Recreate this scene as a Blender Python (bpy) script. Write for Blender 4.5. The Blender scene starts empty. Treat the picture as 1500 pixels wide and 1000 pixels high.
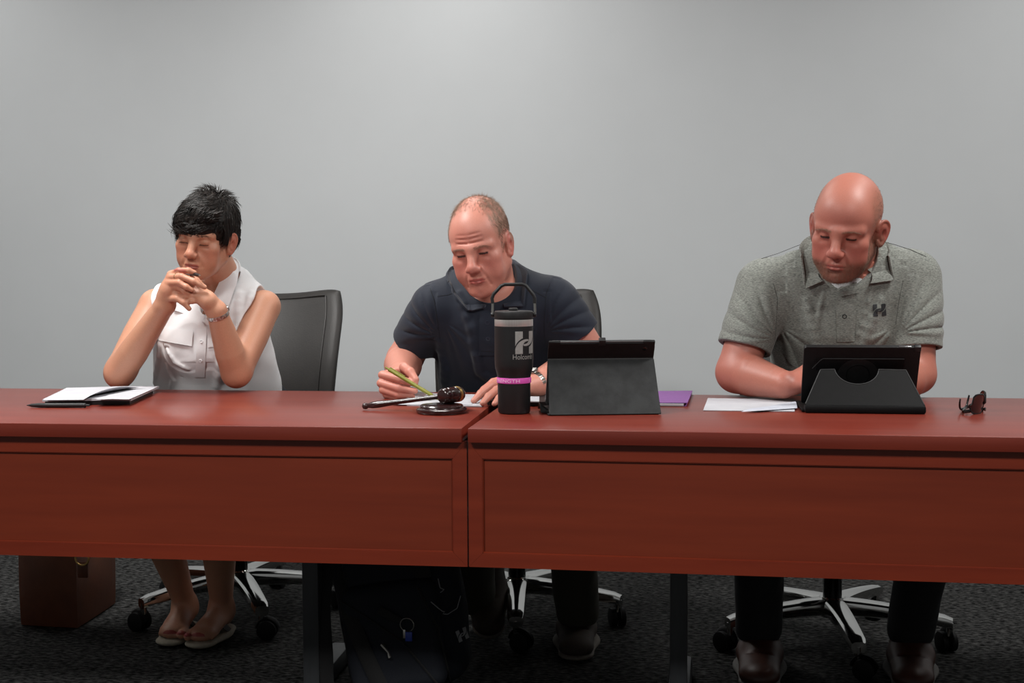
import bpy, bmesh, math, random
import numpy as np
from mathutils import Vector, Matrix
random.seed(7); RNG = np.random.default_rng(7)
SC = bpy.context.scene
COL = SC.collection
PI = math.pi
def V(*a): return np.array(a, dtype=float)

# ------------------------------------------------------------------ camera
CAM = V(.5322, -2.7784, 1.1149); YAW, PITCH, ROLL, FPX = .1545, .0650, -.0048, 1898.1
_fw = V(-math.sin(YAW)*math.cos(PITCH), math.cos(YAW)*math.cos(PITCH), -math.sin(PITCH))
_r0 = V(math.cos(YAW), math.sin(YAW), 0); _u0 = np.cross(_r0, _fw)
_R = math.cos(ROLL)*_r0 + math.sin(ROLL)*_u0
_U = -math.sin(ROLL)*_r0 + math.cos(ROLL)*_u0
def ray(x, y): return _fw + _R*(x-750)/FPX - _U*(y-500)/FPX
def at(x, y, Y):                       # the point of the place seen at x, y at depth Y behind the table's front edge
    d = ray(x, y); return CAM + d*(Y-CAM[1])/d[1]
def onz(x, y, z=.74):
    d = ray(x, y); return CAM + d*(z-CAM[2])/d[2]
TOP = .74
cd = bpy.data.cameras.new('camera'); cam = bpy.data.objects.new('camera', cd); COL.objects.link(cam)
cd.sensor_width = 36; cd.lens = FPX*36/1500; cd.clip_start = .05
cam.matrix_world = Matrix(((_R[0], _U[0], -_fw[0], CAM[0]), (_R[1], _U[1], -_fw[1], CAM[1]), (_R[2], _U[2], -_fw[2], CAM[2]), (0, 0, 0, 1)))
SC.camera = cam

# ------------------------------------------------------------------ materials
def lin(h):
    if not isinstance(h, str): return (*h, 1)[:4]
    h = h.lstrip('#'); o = []
    for i in (0, 2, 4):
        c = int(h[i:i+2], 16)/255; o.append(c/12.92 if c <= .04045 else ((c+.055)/1.055)**2.4)
    return (*o, 1)
MATS = {}
def mat(name, col='#808080', rough=.5, metal=0., spec=.5, col2=None, scale=(40, 40, 40), bump=0., bscale=None, detail=4., attr=None, lo=.35, hi=.65, sss=0., coat=0., sheen=0., trans=0., dist=.002):
    if name in MATS: return MATS[name]
    m = bpy.data.materials.new(name); m.use_nodes = True; N = m.node_tree.nodes; L = m.node_tree.links
    b = N['Principled BSDF']; b.inputs['Roughness'].default_value = rough; b.inputs['Metallic'].default_value = metal
    b.inputs['Specular IOR Level'].default_value = spec; b.inputs['Base Color'].default_value = lin(col)
    b.inputs['Coat Weight'].default_value = coat; b.inputs['Sheen Weight'].default_value = sheen
    b.inputs['Transmission Weight'].default_value = trans
    if sss: b.inputs['Subsurface Weight'].default_value = sss; b.inputs['Subsurface Scale'].default_value = .006; b.inputs['Subsurface Radius'].default_value = (1, .35, .2)
    tc = N.new('ShaderNodeTexCoord')
    def noise(sc, det):
        mp = N.new('ShaderNodeMapping'); mp.inputs['Scale'].default_value = sc; L.new(tc.outputs['Object'], mp.inputs['Vector'])
        n = N.new('ShaderNodeTexNoise'); n.inputs['Scale'].default_value = 1; n.inputs['Detail'].default_value = det; n.inputs['Roughness'].default_value = .6
        L.new(mp.outputs['Vector'], n.inputs['Vector']); return n
    if attr:
        a = N.new('ShaderNodeAttribute'); a.attribute_name = attr; src = a.outputs['Color']
        if col2 is not None:                                   # fine mottling of the attribute colour
            n = noise(scale, detail); r = N.new('ShaderNodeMapRange'); r.inputs['From Min'].default_value = lo; r.inputs['From Max'].default_value = hi
            r.inputs['To Min'].default_value = 1-col2; r.inputs['To Max'].default_value = 1+col2; L.new(n.outputs['Fac'], r.inputs['Value'])
            mx = N.new('ShaderNodeVectorMath'); mx.operation = 'SCALE'; L.new(src, mx.inputs[0]); L.new(r.outputs['Result'], mx.inputs['Scale']); src = mx.outputs['Vector']
        L.new(src, b.inputs['Base Color'])
    elif col2 is not None:
        n = noise(scale, detail); r = N.new('ShaderNodeValToRGB'); r.color_ramp.elements[0].position = lo; r.color_ramp.elements[1].position = hi
        r.color_ramp.elements[0].color = lin(col); r.color_ramp.elements[1].color = lin(col2)
        L.new(n.outputs['Fac'], r.inputs['Fac']); L.new(r.outputs['Color'], b.inputs['Base Color'])
    if bump:
        n = noise(bscale or scale, detail); bp = N.new('ShaderNodeBump'); bp.inputs['Strength'].default_value = bump; bp.inputs['Distance'].default_value = dist
        L.new(n.outputs['Fac'], bp.inputs['Height']); L.new(bp.outputs['Normal'], b.inputs['Normal'])
    MATS[name] = m; return m
WALL = mat('wall_paint', '#b9bcbe', .75, col2='#bbbec0', scale=(3, 3, 3), bump=.06, bscale=(160, 160, 160), spec=.25)
WALL2 = mat('side_wall_paint', '#8b8d8f', .8, col2='#8e9092', scale=(3, 3, 3), spec=.25)
CEIL = mat('ceiling_tile', '#c9c9c6', .9, col2='#c0c0bd', scale=(60, 60, 60))
CARPET = mat('carpet', '#0a0a0a', .95, col2='#5c5c5b', scale=(48, 105, 60), bump=.8, bscale=(110, 190, 90), detail=8, lo=.42, hi=.74, spec=.1, dist=.004)
WOODT = mat('cherry_wood_top', '#68241a', .30, col2='#7a3022', scale=(1.6, 22, 22), detail=6, bump=.008, bscale=(3, 90, 90), spec=.5, lo=.3, hi=.7)
WOODP = mat('cherry_wood_panel', '#6f2712', .42, col2='#7d2f17', scale=(1.6, 22, 26), detail=6, bump=.02, bscale=(3, 90, 90), lo=.3, hi=.7)
WOODF = mat('cherry_wood_frame', '#722612', .4, col2='#802e17', scale=(2.2, 30, 30), detail=6, lo=.3, hi=.7)
STEELD = mat('grey_painted_steel', '#3a3c3e', .5, .3, col2='#424447', scale=(30, 30, 4))
CHROME = mat('chrome', '#c9c9c7', .09, 1.0, bump=.01, bscale=(20, 20, 20))
STEEL = mat('brushed_steel', '#b7b5b0', .28, 1.0, col2='#c8c6c1', scale=(300, 300, 6))
BLKPL = mat('black_plastic', '#111112', .5, col2='#18181a', scale=(80, 80, 80))
LEATH = mat('brown_black_leather', '#191614', .54, col2='#1e1a18', scale=(30, 30, 30), bump=.16, bscale=(190, 190, 190))
PAPER = mat('white_paper', '#b9b9be', .85, col2='#b0b0b6', scale=(14, 14, 14), spec=.2)

# ------------------------------------------------------------------ mesh helpers
class MB:
    def __init__(s): s.v = []; s.f = []
    def add(s, verts, faces):
        o = len(s.v); s.v += [tuple(float(c) for c in p) for p in verts]; s.f += [tuple(i+o for i in f) for f in faces]; return s
    def box(s, lo, hi, bev=0., M=None):
        bm = bmesh.new(); bmesh.ops.create_cube(bm, size=1)
        lo, hi = np.array(lo, float), np.array(hi, float)
        for v in bm.verts: v.co = Vector((lo+hi)/2 + np.array(v.co)*(hi-lo))
        if bev: bmesh.ops.bevel(bm, geom=bm.edges[:], offset=bev, segments=2, profile=.5, affect='EDGES')
        return s.bm(bm, M)
    def bm(s, bm, M=None):
        if M is not None: bmesh.ops.transform(bm, matrix=M, verts=bm.verts[:])
        bm.verts.index_update(); s.add([v.co for v in bm.verts], [[v.index for v in f.verts] for f in bm.faces]); bm.free(); return s
    def lathe(s, prof, n=48, M=None, cap=True):
        vs = []; fs = []; k = len(prof)
        for i in range(n):
            a = 2*PI*i/n
            for r, z in prof: vs.append(Vector((r*math.cos(a), r*math.sin(a), z)))
        for i in range(n):
            j = (i+1) % n
            for q in range(k-1): fs.append((i*k+q, j*k+q, j*k+q+1, i*k+q+1))
        if cap:
            if prof[0][0] > 1e-6: fs.append(tuple(i*k for i in range(n))[::-1])
            if prof[-1][0] > 1e-6: fs.append(tuple(i*k+k-1 for i in range(n)))
        if M is not None: vs = [M @ v for v in vs]
        return s.add(vs, fs)
    def tube(s, pts, rad, n=10, cap=True, closed=False, flat=1., up=None):
        pts = [np.array(p, float) for p in pts]; m = len(pts)
        rad = [rad]*m if np.isscalar(rad) else rad
        vs = []; fs = []; pu = None
        for i in range(m):
            a = pts[(i-1) % m] if (closed or i > 0) else pts[i]; b = pts[(i+1) % m] if (closed or i < m-1) else pts[i]
            t = b-a; t /= (np.linalg.norm(t)+1e-12)
            if pu is None:
                pu = np.array(up, float) if up is not None else (V(0, 0, 1) if abs(t[2]) < .9 else V(1, 0, 0))
            u = pu - t*(pu@t); u /= (np.linalg.norm(u)+1e-12); pu = u; w = np.cross(t, u)
            for q in range(n):
                an = 2*PI*q/n; vs.append(pts[i] + rad[i]*(math.cos(an)*u*flat + math.sin(an)*w))
        for i in range(m if closed else m-1):
            j = (i+1) % m
            for q in range(n):
                p = (q+1) % n; fs.append((i*n+q, i*n+p, j*n+p, j*n+q))
        if cap and not closed: fs.append(tuple(range(n))[::-1]); fs.append(tuple((m-1)*n+q for q in range(n)))
        return s.add(vs, fs)
    def prism(s, poly, z0, z1, M=None):     # polygon in xy extruded in z
        bm = bmesh.new(); vb = [bm.verts.new((p[0], p[1], z0)) for p in poly]; f = bm.faces.new(vb)
        r = bmesh.ops.extrude_face_region(bm, geom=[f]); ve = [g for g in r['geom'] if isinstance(g, bmesh.types.BMVert)]
        bmesh.ops.translate(bm, vec=(0, 0, z1-z0), verts=ve)
        bmesh.ops.triangulate(bm, faces=[f for f in bm.faces if len(f.verts) > 4]); bmesh.ops.recalc_face_normals(bm, faces=bm.faces[:])
        return s.bm(bm, M)
    def sheet(s, grid, thick, both=True):   # grid [i][j] of points, thickened along its own normals
        G = np.array(grid, float); n, m, _ = G.shape
        du = np.gradient(G, axis=0); dv = np.gradient(G, axis=1); nn = np.cross(du, dv); nn /= (np.linalg.norm(nn, axis=2, keepdims=True)+1e-12)
        A = G+nn*thick/2; B = G-nn*thick/2; vs = list(A.reshape(-1, 3))+list(B.reshape(-1, 3)); o = n*m; fs = []
        I = lambda i, j: i*m+j
        for i in range(n-1):
            for j in range(m-1):
                fs.append((I(i, j), I(i+1, j), I(i+1, j+1), I(i, j+1))); fs.append((o+I(i, j+1), o+I(i+1, j+1), o+I(i+1, j), o+I(i, j)))
        for i in range(n-1): fs.append((I(i, 0), o+I(i, 0), o+I(i+1, 0), I(i+1, 0))); fs.append((I(i+1, m-1), o+I(i+1, m-1), o+I(i, m-1), I(i, m-1)))
        for j in range(m-1): fs.append((I(0, j+1), o+I(0, j+1), o+I(0, j), I(0, j))); fs.append((I(n-1, j), o+I(n-1, j), o+I(n-1, j+1), I(n-1, j+1)))
        return s.add(vs, fs)
    def build(s, name, m, parent=None, smooth=True, off=(0, 0, 0), angle=.6):
        me = bpy.data.meshes.new(name); off = np.array(off, float)
        me.from_pydata([tuple(np.array(p)-off) for p in s.v], [], s.f); me.update()
        bm = bmesh.new(); bm.from_mesh(me); bmesh.ops.recalc_face_normals(bm, faces=bm.faces[:]); bm.to_mesh(me); bm.free()
        if smooth:
            me.polygons.foreach_set('use_smooth', [True]*len(me.polygons)); me.set_sharp_from_angle(angle=angle)
        me.materials.append(m); o = bpy.data.objects.new(name, me); COL.objects.link(o)
        if parent: o.parent = parent
        return o
def tag(o, label=None, cat=None, group=None, kind=None):
    if label: o['label'] = label
    if cat: o['category'] = cat
    if group: o['group'] = group
    if kind: o['kind'] = kind
    return o
def thing(name, label, cat, loc=(0, 0, 0), rz=0., group=None):
    o = bpy.data.objects.new(name, None); o.empty_display_size = .05; COL.objects.link(o); o.location = loc; o.rotation_euler = (0, 0, rz)
    return tag(o, label, cat, group)
def rotm(ax, a): return Matrix.Rotation(a, 4, ax)
def trm(*p): return Matrix.Translation(Vector([float(c) for c in p]))
def arc(c, r, a0, a1, n): return [(c[0]+r*math.cos(a0+(a1-a0)*i/n), c[1]+r*math.sin(a0+(a1-a0)*i/n)) for i in range(n+1)]

# ------------------------------------------------------------------ room
XL, XR, YF, YB, ZC = -3.4, 4.2, -4.6, 2.35, 2.75
def shell(name, lo, hi, m):
    o = MB().box(lo, hi).build(name, m, smooth=False); o['kind'] = 'structure'; return o
shell('floor', (XL-.1, YF-.1, -.1), (XR+.1, YB+.1, 0), CARPET)
shell('ceiling', (XL-.1, YF-.1, ZC), (XR+.1, YB+.1, ZC+.1), CEIL)
shell('wall_back', (XL-.1, YB, 0), (XR+.1, YB+.1, ZC), WALL)
shell('wall_front', (XL-.1, YF-.1, 0), (XR+.1, YF, ZC), WALL2)
shell('wall_left', (XL-.1, YF, 0), (XL, YB, ZC), WALL2)
shell('wall_right', (XR, YF, 0), (XR+.1, YB, ZC), WALL2)
shell('baseboard_back', (XL, YB-.012, 0), (XR, YB, .1), BLKPL)
def area(name, loc, sx, sy, power, rot=(0, 0, 0), col=(1, .985, .955), spread=PI):
    l = bpy.data.lights.new(name, 'AREA'); l.shape = 'RECTANGLE'; l.size = sx; l.size_y = sy; l.energy = power; l.color = col; l.spread = spread
    o = bpy.data.objects.new(name, l); COL.objects.link(o); o.location = loc; o.rotation_euler = rot; return o
for x, y, p in ((-1.2, .15, 62), (1.85, .15, 46), (-1.2, -2.3, 70), (1.6, -2.3, 60), (-.45, 1.58, 14.5), (-2.85, 1.58, 12.5), (1.95, 1.58, 9.5)):
    area('ceiling_lamp', (x, y, ZC-.01), .6, .6, p)
w = bpy.data.worlds.new('world'); SC.world = w; w.use_nodes = True
w.node_tree.nodes['Background'].inputs[0].default_value = (.5, .5, .5, 1); w.node_tree.nodes['Background'].inputs[1].default_value = .05
SC.view_settings.view_transform = 'Standard'; SC.view_settings.look = 'None'; SC.view_settings.gamma = 1; SC.view_settings.use_curve_mapping = False
SC.view_settings.exposure = 0.0

# ------------------------------------------------------------------ tables
DEP, TH, REC, BZ, LEN = .7592, .0317, .0199, .4274, 1.83
def table(side, label, loc, rz, gapx):
    t = thing('conference_table', label, 'table', loc, rz, 'cherry conference tables pushed end to end')
    s = side; x0, x1 = (0, LEN) if s > 0 else (-LEN, 0)
    MB().box((x0, 0, TOP-TH), (x1, DEP, TOP), .0018).build('tabletop', WOODT, t)
    p0, p1 = (x0-gapx, x1-.01) if s > 0 else (x0+.01, x1+gapx)
    zt = TOP-TH-.0005; W = .031; WT = .037
    fr = MB()
    def rail(poly): fr.prism(poly, 0, .018, Matrix(((1, 0, 0, 0), (0, 0, 1, REC), (0, 1, 0, 0), (0, 0, 0, 1))))
    e = .0004
    rail([(p0, BZ), (p1, BZ), (p1-W, BZ+W), (p0+W, BZ+W)]); rail([(p0, zt), (p0+W, zt-WT), (p1-W, zt-WT), (p1, zt)])
    rail([(p0, BZ+e), (p0+W, BZ+W+e), (p0+W, zt-WT-e), (p0, zt-e)]); rail([(p1, BZ+e), (p1, zt-e), (p1-W, zt-WT-e), (p1-W, BZ+W+e)])
    fr.build('panel_frame', WOODF, t, smooth=False)
    MB().box((p0+W-.004, REC+.007, BZ+W-.004), (p1-W+.004, REC+.016, zt-WT+.004)).build('modesty_panel', WOODP, t, smooth=False)
    # a thin eased bead round the panel catches the light
    bd = MB(); q0, q1, r0, r1 = p0+W, p1-W, BZ+W, zt-WT
    for a, b in (((q0, r0), (q1, r0)), ((q0, r1), (q1, r1)), ((q0, r0), (q0, r1)), ((q1, r0), (q1, r1))):
        bd.tube([(a[0], REC+.004, a[1]), (b[0], REC+.004, b[1])], .0032, 6)
    bd.build('panel_bead', WOODF, t)
    lx = (.452, LEN-.30) if s > 0 else (-.452, -LEN+.20)
    for x in lx:
        lg = MB().box((x-.021, .355, .03), (x+.021, .395, TOP-TH), .003).build('leg', STEELD, t)
        MB().box((x-.029, .395, 0), (x+.029, .66, .052), .012).box((x-.021, .10, 0), (x+.021, .40, .03), .008).build('foot', STEELD, lg)
        MB().box((x-.03, .12, TOP-TH-.03), (x+.03, .66, TOP-TH), .003).build('bracket', STEELD, lg)
    return t
table(1, 'right-hand red-brown cherry table carrying the black tumbler and both tablets', (0, 0, 0), 0., .003)
table(-1, 'left-hand red-brown cherry table carrying the gavel and the stacked papers', (-.0134, -.0016, 0), .0274, .0078)
# ------------------------------------------------------------------ writing
def text_polys(s, height, width=None, bold=0.):
    cu = bpy.data.curves.new('txt', 'FONT'); cu.body = s; cu.size = 1; cu.offset = bold; cu.resolution_u = 3
    o = bpy.data.objects.new('txt', cu); COL.objects.link(o); bpy.context.view_layer.update()
    me = bpy.data.meshes.new_from_object(o.evaluated_get(bpy.context.evaluated_depsgraph_get()))
    bm = bmesh.new(); bm.from_mesh(me); bmesh.ops.triangulate(bm, faces=bm.faces[:])
    vs = np.array([v.co[:2] for v in bm.verts]); bm.verts.index_update(); fs = [tuple(v.index for v in f.verts) for f in bm.faces]; bm.free()
    bpy.data.objects.remove(o); bpy.data.curves.remove(cu); bpy.data.meshes.remove(me)
    vs -= vs.min(0); h = vs[:, 1].max(); vs *= height/h
    if width: vs[:, 0] *= width/vs[:, 0].max()
    return vs, fs
def poly_mesh(polys):                      # filled 2-D polygons, subdivided so that they can be bent
    bm = bmesh.new()
    for p in polys:
        bm.faces.new([bm.verts.new((x, y, 0)) for x, y in p])
    bmesh.ops.triangulate(bm, faces=bm.faces[:])
    for _ in range(2): bmesh.ops.subdivide_edges(bm, edges=[e for e in bm.edges if e.calc_length() > .2*(max(v.co.y for v in bm.verts))], cuts=1, use_grid_fill=False)
    bmesh.ops.triangulate(bm, faces=bm.faces[:]); bm.verts.index_update()
    vs = np.array([v.co[:2] for v in bm.verts]); fs = [tuple(v.index for v in f.verts) for f in bm.faces]; bm.free(); return vs, fs
_A = [(0, 54), (19, 54), (19, 37.5), (14, 35.5), (8, 31), (3, 25), (0, 19)]
_B = [(0, 0), (19, 0), (19, 19), (21, 24.5), (25, 28.5), (31, 30.5), (36, 30.5), (36, 34.5), (29, 35.2), (22, 34.2), (15, 31.5), (9, 27.5), (4, 21.5), (1, 15.5), (0, 12)]
LOGO = [_A, _B, [(57-x, 54-y) for x, y in _A], [(57-x, 54-y) for x, y in _B]]

def spl(P, n):                                # smooth curve through control points
    P = np.array(P, float); m = len(P); out = []
    for t in np.linspace(0, m-1, n):
        i = min(int(t), m-2); f = t-i; a, b, c, d = P[max(i-1, 0)], P[i], P[i+1], P[min(i+2, m-1)]
        out.append(.5*(2*b+(c-a)*f+(2*a-5*b+4*c-d)*f*f+(3*b-a-3*c+d)*f**3))
    return np.array(out)
# ------------------------------------------------------------------ tumbler
MATTE = mat('matte_black_coat', '#0d0e10', .48, col2='#111214', scale=(900, 900, 900))
PINK = mat('pink_silicone', '#d455b0', .5, col2='#cf50ab', scale=(90, 90, 90)); PALEP = mat('pale_pink_lettering', '#f3c3e4', .6)
tc_ = onz(753.2, 604.5, TOP); TX, TY = tc_[0], tc_[1]
tu = thing('tumbler', 'tall matte black steel tumbler with loop handle and a pink wristband round it', 'tumbler', (TX, TY, TOP))
MB().lathe([(0, .0), (.034, .0), (.0375, .0018), (.039, .006), (.0396, .075), (.0402, .088), (.0425, .099), (.0452, .108), (.0462, .118), (.0466, .135), (.0466, .2105), (.0460, .2105)], 64).build('body', MATTE, tu)
MB().lathe([(.0462, .2095), (.0464, .2098), (.0464, .2262), (.0455, .2266), (.042, .2266)], 64, cap=False).build('steel_rim', mat('satin_steel_rim', '#c4c3c0', .36, .6, col2='#cfcecb', scale=(300, 300, 6)), tu)
lid = MB().lathe([(.0445, .2262), (.0445, .2285), (.0472, .2285), (.0475, .2300), (.0475, .2410), (.0468, .2445), (.0445, .2462), (.030, .247), (0, .247)], 64).build('lid', BLKPL, tu)
MB().box((-.012, -.006, .246), (.009, .010, .2535), .003).build('straw_spout', BLKPL, lid)
hd = MB()
ca, sa = math.cos(YAW*.6), math.sin(YAW*.6)
def hp(x, z, y=0): return V(x*ca-y*sa, x*sa+y*ca, z)
hd.tube([hp(-.0505, .264), hp(-.0520, .276), hp(-.0485, .286), hp(-.030, .3060), hp(-.021, .3095), hp(.021, .3095), hp(.030, .3060), hp(.0480, .284), hp(.0508, .275), hp(.050, .264)], .0042, 8)
hn = hd.build('handle', BLKPL, tu)
for sx in (-1, 1):
    MB().tube([hp(sx*.0495, .237), hp(sx*.0512, .245), hp(sx*.0506, .264)], [.0036, .003, .003], 8).build('handle_wire', STEEL, hn)
    MB().lathe([(0, -.004), (.005, -.004), (.006, -.002), (.006, .002), (.0045, .004), (0, .004)], 16, trm(*hp(sx*.0505, .237)) @ rotm('Z', YAW*.6) @ rotm('Y', PI/2)).build('pivot', BLKPL, hn)
MB().lathe([(.0396, .0735), (.0412, .0740), (.0414, .0745), (.0415, .0862), (.0412, .0868), (.0400, .0872)], 64, cap=False).build('wristband', PINK, tu)
vdir = math.atan2(CAM[1]-TY, CAM[0]-TX)          # the side that faces the camera
def wrap(poly, r, a0, zoff, name, m, parent, drdz=0):
    vs, fs = poly; b = MB(); pts = []
    for x, z in vs: a = vdir + a0 + x/r; pts.append((r*math.cos(a), r*math.sin(a), zoff+z))
    b.add(pts, fs); return b.build(name, m, parent, smooth=False)
LASER = mat('bare_steel_lettering', '#a9a8a5', .42, .55, col2='#b3b2af', scale=(300, 300, 6))
lv, lf = poly_mesh(LOGO); lv = lv/1000*.99
wrap((lv, lf), .04685, math.radians(4), .1455, 'logo', LASER, tu)
wrap(text_polys('Holcomb', .0118, .056), .04685, math.radians(-3), .1325, 'lettering', LASER, tu)
wrap(text_polys('STRENGTH', .0078, .078), .0417, math.radians(-88), .0765, 'wristband_lettering', PALEP, tu)
wrap(text_polys('I', .0078), .0417, math.radians(60), .0765, 'wristband_lettering', PALEP, tu)

# ------------------------------------------------------------------ gavel and block
ROSE = mat('dark_rosewood', '#22100f', .24, col2='#2e1414', scale=(20, 120, 20), coat=.35); BRASS = mat('brass', '#d9b878', .4, 1.0, col2='#c9a668', scale=(90, 90, 90))
gb = onz(647, 604.3, TOP)
sb = thing('sound_block', 'round dark rosewood sound block lying under the gavel head', 'sound block', gb)
MB().lathe([(0, 0), (.058, 0), (.0605, .002), (.0618, .006), (.0612, .0105), (.0575, .0125), (.0535, .013), (.0528, .0142), (.0525, .0175), (.0505, .0197), (.047, .0202), (0, .0202)], 72).build('block', ROSE, sb)
MB().lathe([(0, -.001), (.05, -.001), (.05, .0), (0, .0)], 32).build('felt_base', BLKPL, sb)
hc = onz(661.5, 602.2, TOP); hc = V(hc[0], hc[1], 0)
gv = thing('gavel', 'dark rosewood gavel with a brass band, its head resting on the round block', 'gavel', (hc[0], hc[1], TOP))
hz = .0202+.0199; ax = V(.44, .90, .0); ax /= np.linalg.norm(ax)
Mh = Matrix.Translation((0, 0, hz)) @ Vector((0, 0, 1)).rotation_difference(Vector(ax)).to_matrix().to_4x4()
MB().lathe([(0, -.0385), (.010, -.0383), (.0155, -.0365), (.0182, -.033), (.0193, -.028), (.0193, -.022), (.0175, -.0205), (.0175, -.019), (.0190, -.0175), (.0196, -.010), (.0198, 0), (.0194, .007), (.0178, .0085), (.0178, .010), (.0192, .0115), (.0192, .0135), (.018, .0145)], 48, Mh).lathe([(.018, .0235), (.0192, .0245), (.0192, .029), (.0182, .033), (.0155, .0365), (.010, .0383), (0, .0385)], 48, Mh).build('head', ROSE, gv)
MB().lathe([(.017, .0143), (.0192, .0146), (.0195, .0152), (.0195, .0231), (.0192, .0237), (.017, .024)], 48, Mh, cap=False).build('brass_band', BRASS, gv)
ge = onz(530, 600.5, TOP) - V(hc[0], hc[1], TOP)
d = V(ge[0], ge[1], .009-hz); L_ = np.linalg.norm(d); d /= L_
prof = [(0, .016), (.0085, .016), (.0085, .022), (.0065, .024), (.0062, .05), (.0058, .10), (.0062, .14), (.0075, .175), (.0087, .20), (.0082, .216), (.0060, .226), (.0055, .2285), (.0074, .231), (.0080, .236), (.0066, .242), (0, .2455)]
sc = L_/.2455; prof = [(r, z*sc) for r, z in prof]
MB().lathe(prof, 24, Matrix.Translation((0, 0, hz)) @ Vector((0, 0, 1)).rotation_difference(Vector(d)).to_matrix().to_4x4()).build('handle', ROSE, gv)

# ------------------------------------------------------------------ papers, notebook, pens
def quadslab(px, z0, th, thing_=None, name='sheet', m=PAPER, curl=None, n=10):
    P = [onz(x, y, z0) for x, y in px]; g = []
    for i in range(n+1):
        row = []
        for j in range(n+1):
            u, v = i/n, j/n
            p = (P[0]*(1-u)+P[1]*u)*(1-v) + (P[3]*(1-u)+P[2]*u)*v; p = p.copy(); p[2] = z0+th/2
            if curl: p[2] += curl(u, v)
            row.append(p)
        g.append(row)
    return g
def papers(name, label, cat, px, z0, th, m=PAPER, curl=None, group=None):
    g = quadslab(px, z0, th, curl=curl); o = MB().sheet(g, th).build(name, m, smooth=True)
    return tag(o, label, cat, group)
z = TOP+.0002
nb = [(190, 592.5), (66, 593), (106, 579), (224, 576)]
nbt = thing('notebook', 'closed black notebook under the loose pages at the left end of the table', 'notebook')
MB().sheet(quadslab(nb, z, .010), .010).build('cover', mat('black_cover', '#0d0d0e', .5, col2='#131314', scale=(60, 60, 60)), nbt)
z2 = z+.0103
papers('paper_stack', 'stack of white printed pages on the black notebook, beside the bent elbow', 'papers', [(192, 587), (62, 587.5), (98, 570), (233, 568)], z2, .0055, curl=lambda u, v: .001*math.sin(5*u))
papers('paper_sheet', 'curled top page lifting off the white stack on the black notebook', 'paper', [(122, 586), (63, 586.6), (101, 569.6), (212, 569)], z2+.0062, .0005, curl=lambda u, v: .0008+.017*max(0, 1-u*2.6)**2*math.sin(PI*min(1, v*1.15)*.92)**.8)
papers('paper_sheet', 'loose white page lying flat at the right of the curled page on the notebook stack', 'paper', [(189, 585.6), (140, 586), (176, 573), (226, 569.6)], z2+.0062, .0005, curl=lambda u, v: .0012+.0012*math.sin(PI*u)**2)
def pen(name, label, a, b, r, m, clip, tipm, parts=True):
    a, b = np.array(a), np.array(b); t = thing(name, label, 'pen', a); L = np.linalg.norm(b-a)
    M = Vector((0, 0, 1)).rotation_difference(Vector((b-a)/L)).to_matrix().to_4x4()
    MB().lathe([(0, L*.07), (r*.7, L*.07), (r, L*.2), (r*1.05, L*.35), (r, L*.36), (r, L*.93), (r*.7, L*.935), (0, L*.935)], 20, M).build('barrel', m, t)
    MB().lathe([(0, 0), (r*.16, .0005), (r*.25, L*.02), (r*.62, L*.071), (0, L*.071)], 14, M).build('tip', tipm, t)
    MB().lathe([(0, L*.93), (r*.5, L*.93), (r*.5, L*.99), (0, L)], 14, M).build('button', tipm, t)
    MB().box((r*.9, -r*.25, L*.66), (r*1.5, r*.25, L*.92), r*.12, M).box((r*.3, -r*.25, L*.9), (r*1.5, r*.25, L*.925), r*.1, M).build('clip', clip, t)
    return t
p0, p1 = onz(39, 597, TOP), onz(132, 597, TOP)
pen('ballpoint_pen', 'black retractable pen lying in front of the black notebook', (p0[0], p0[1], TOP+.0062), (p1[0], p1[1], TOP+.0062), .0058, BLKPL, mat('dark_metal', '#4a4a4c', .35, .8), mat('grey_rubber', '#1d1d1f', .6))
papers('paper_sheet', 'white notepaper lying under the green pen, between the two hands of the navy polo wearer', 'paper', [(706, 596), (596, 594), (628, 577.5), (724, 578.5)], z, .0022, curl=lambda u, v: .0006*math.sin(6*u+3*v))
papers('paper_sheet', 'white page jutting out left of the sound block, overlapping the notepaper under the green pen', 'paper', [(690, 593.5), (574, 592.5), (604, 581), (700, 580)], z+.0024, .0006, curl=lambda u, v: .0008*math.sin(6*u+3*v)+.0008)
pf = thing('portfolio', 'slim black portfolio lying behind the tumbler under the watch hand', 'notebook')
MB().sheet(quadslab([(806, 595), (714, 593), (734, 581), (812, 582)], z, .011), .011).build('cover', MATS['black_cover'], pf)
MB().sheet(quadslab([(790, 589.2), (738, 588), (748, 581), (790, 582)], z+.0115, .0025), .0025).build('page_block', PAPER, pf)
papers('paper_sheet', 'white page with printed lines lying left of the rotating tablet case', 'paper', [(1164, 603), (1030, 601.5), (1037, 583.5), (1164, 586)], z, .0010, curl=lambda u, v: .002*(1-u)**2*v+.0005)
papers('paper_sheet', 'folded greyish page on top of the white page by the rotating tablet case', 'paper', [(1168, 598), (1086, 603.5), (1110, 598), (1166, 588)], z+.0036, .0006, m=mat('grey_paper', '#b9bcc6', .85, col2='#aeb1bd', scale=(30, 30, 30)), curl=lambda u, v: .003*math.sin(PI*v)*(.4+.6*u)+.0004)
PURP = mat('purple_card', '#7b4a8a', .55, col2='#744484', scale=(60, 60, 60))
fo = thing('folder', 'purple card folder holding white pages, behind the folio tablet stand', 'folder')
fg = [(1005, 595), (905, 594), (915, 577), (1014, 576)]
MB().sheet(quadslab(fg, z, .001), .001).build('back_cover', PURP, fo)
MB().sheet(quadslab([(1001, 594.6), (906, 593.5), (916, 577.6), (1010, 577)], z+.0013, .005), .005).build('pages', PAPER, fo)
MB().sheet(quadslab([(1007, 591), (905, 590), (916, 573.5), (1014.5, 572.5)], z+.0066, .001, curl=lambda u, v: .0015*(1-u)*(1-v)), .001).build('front_cover', PURP, fo)

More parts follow.
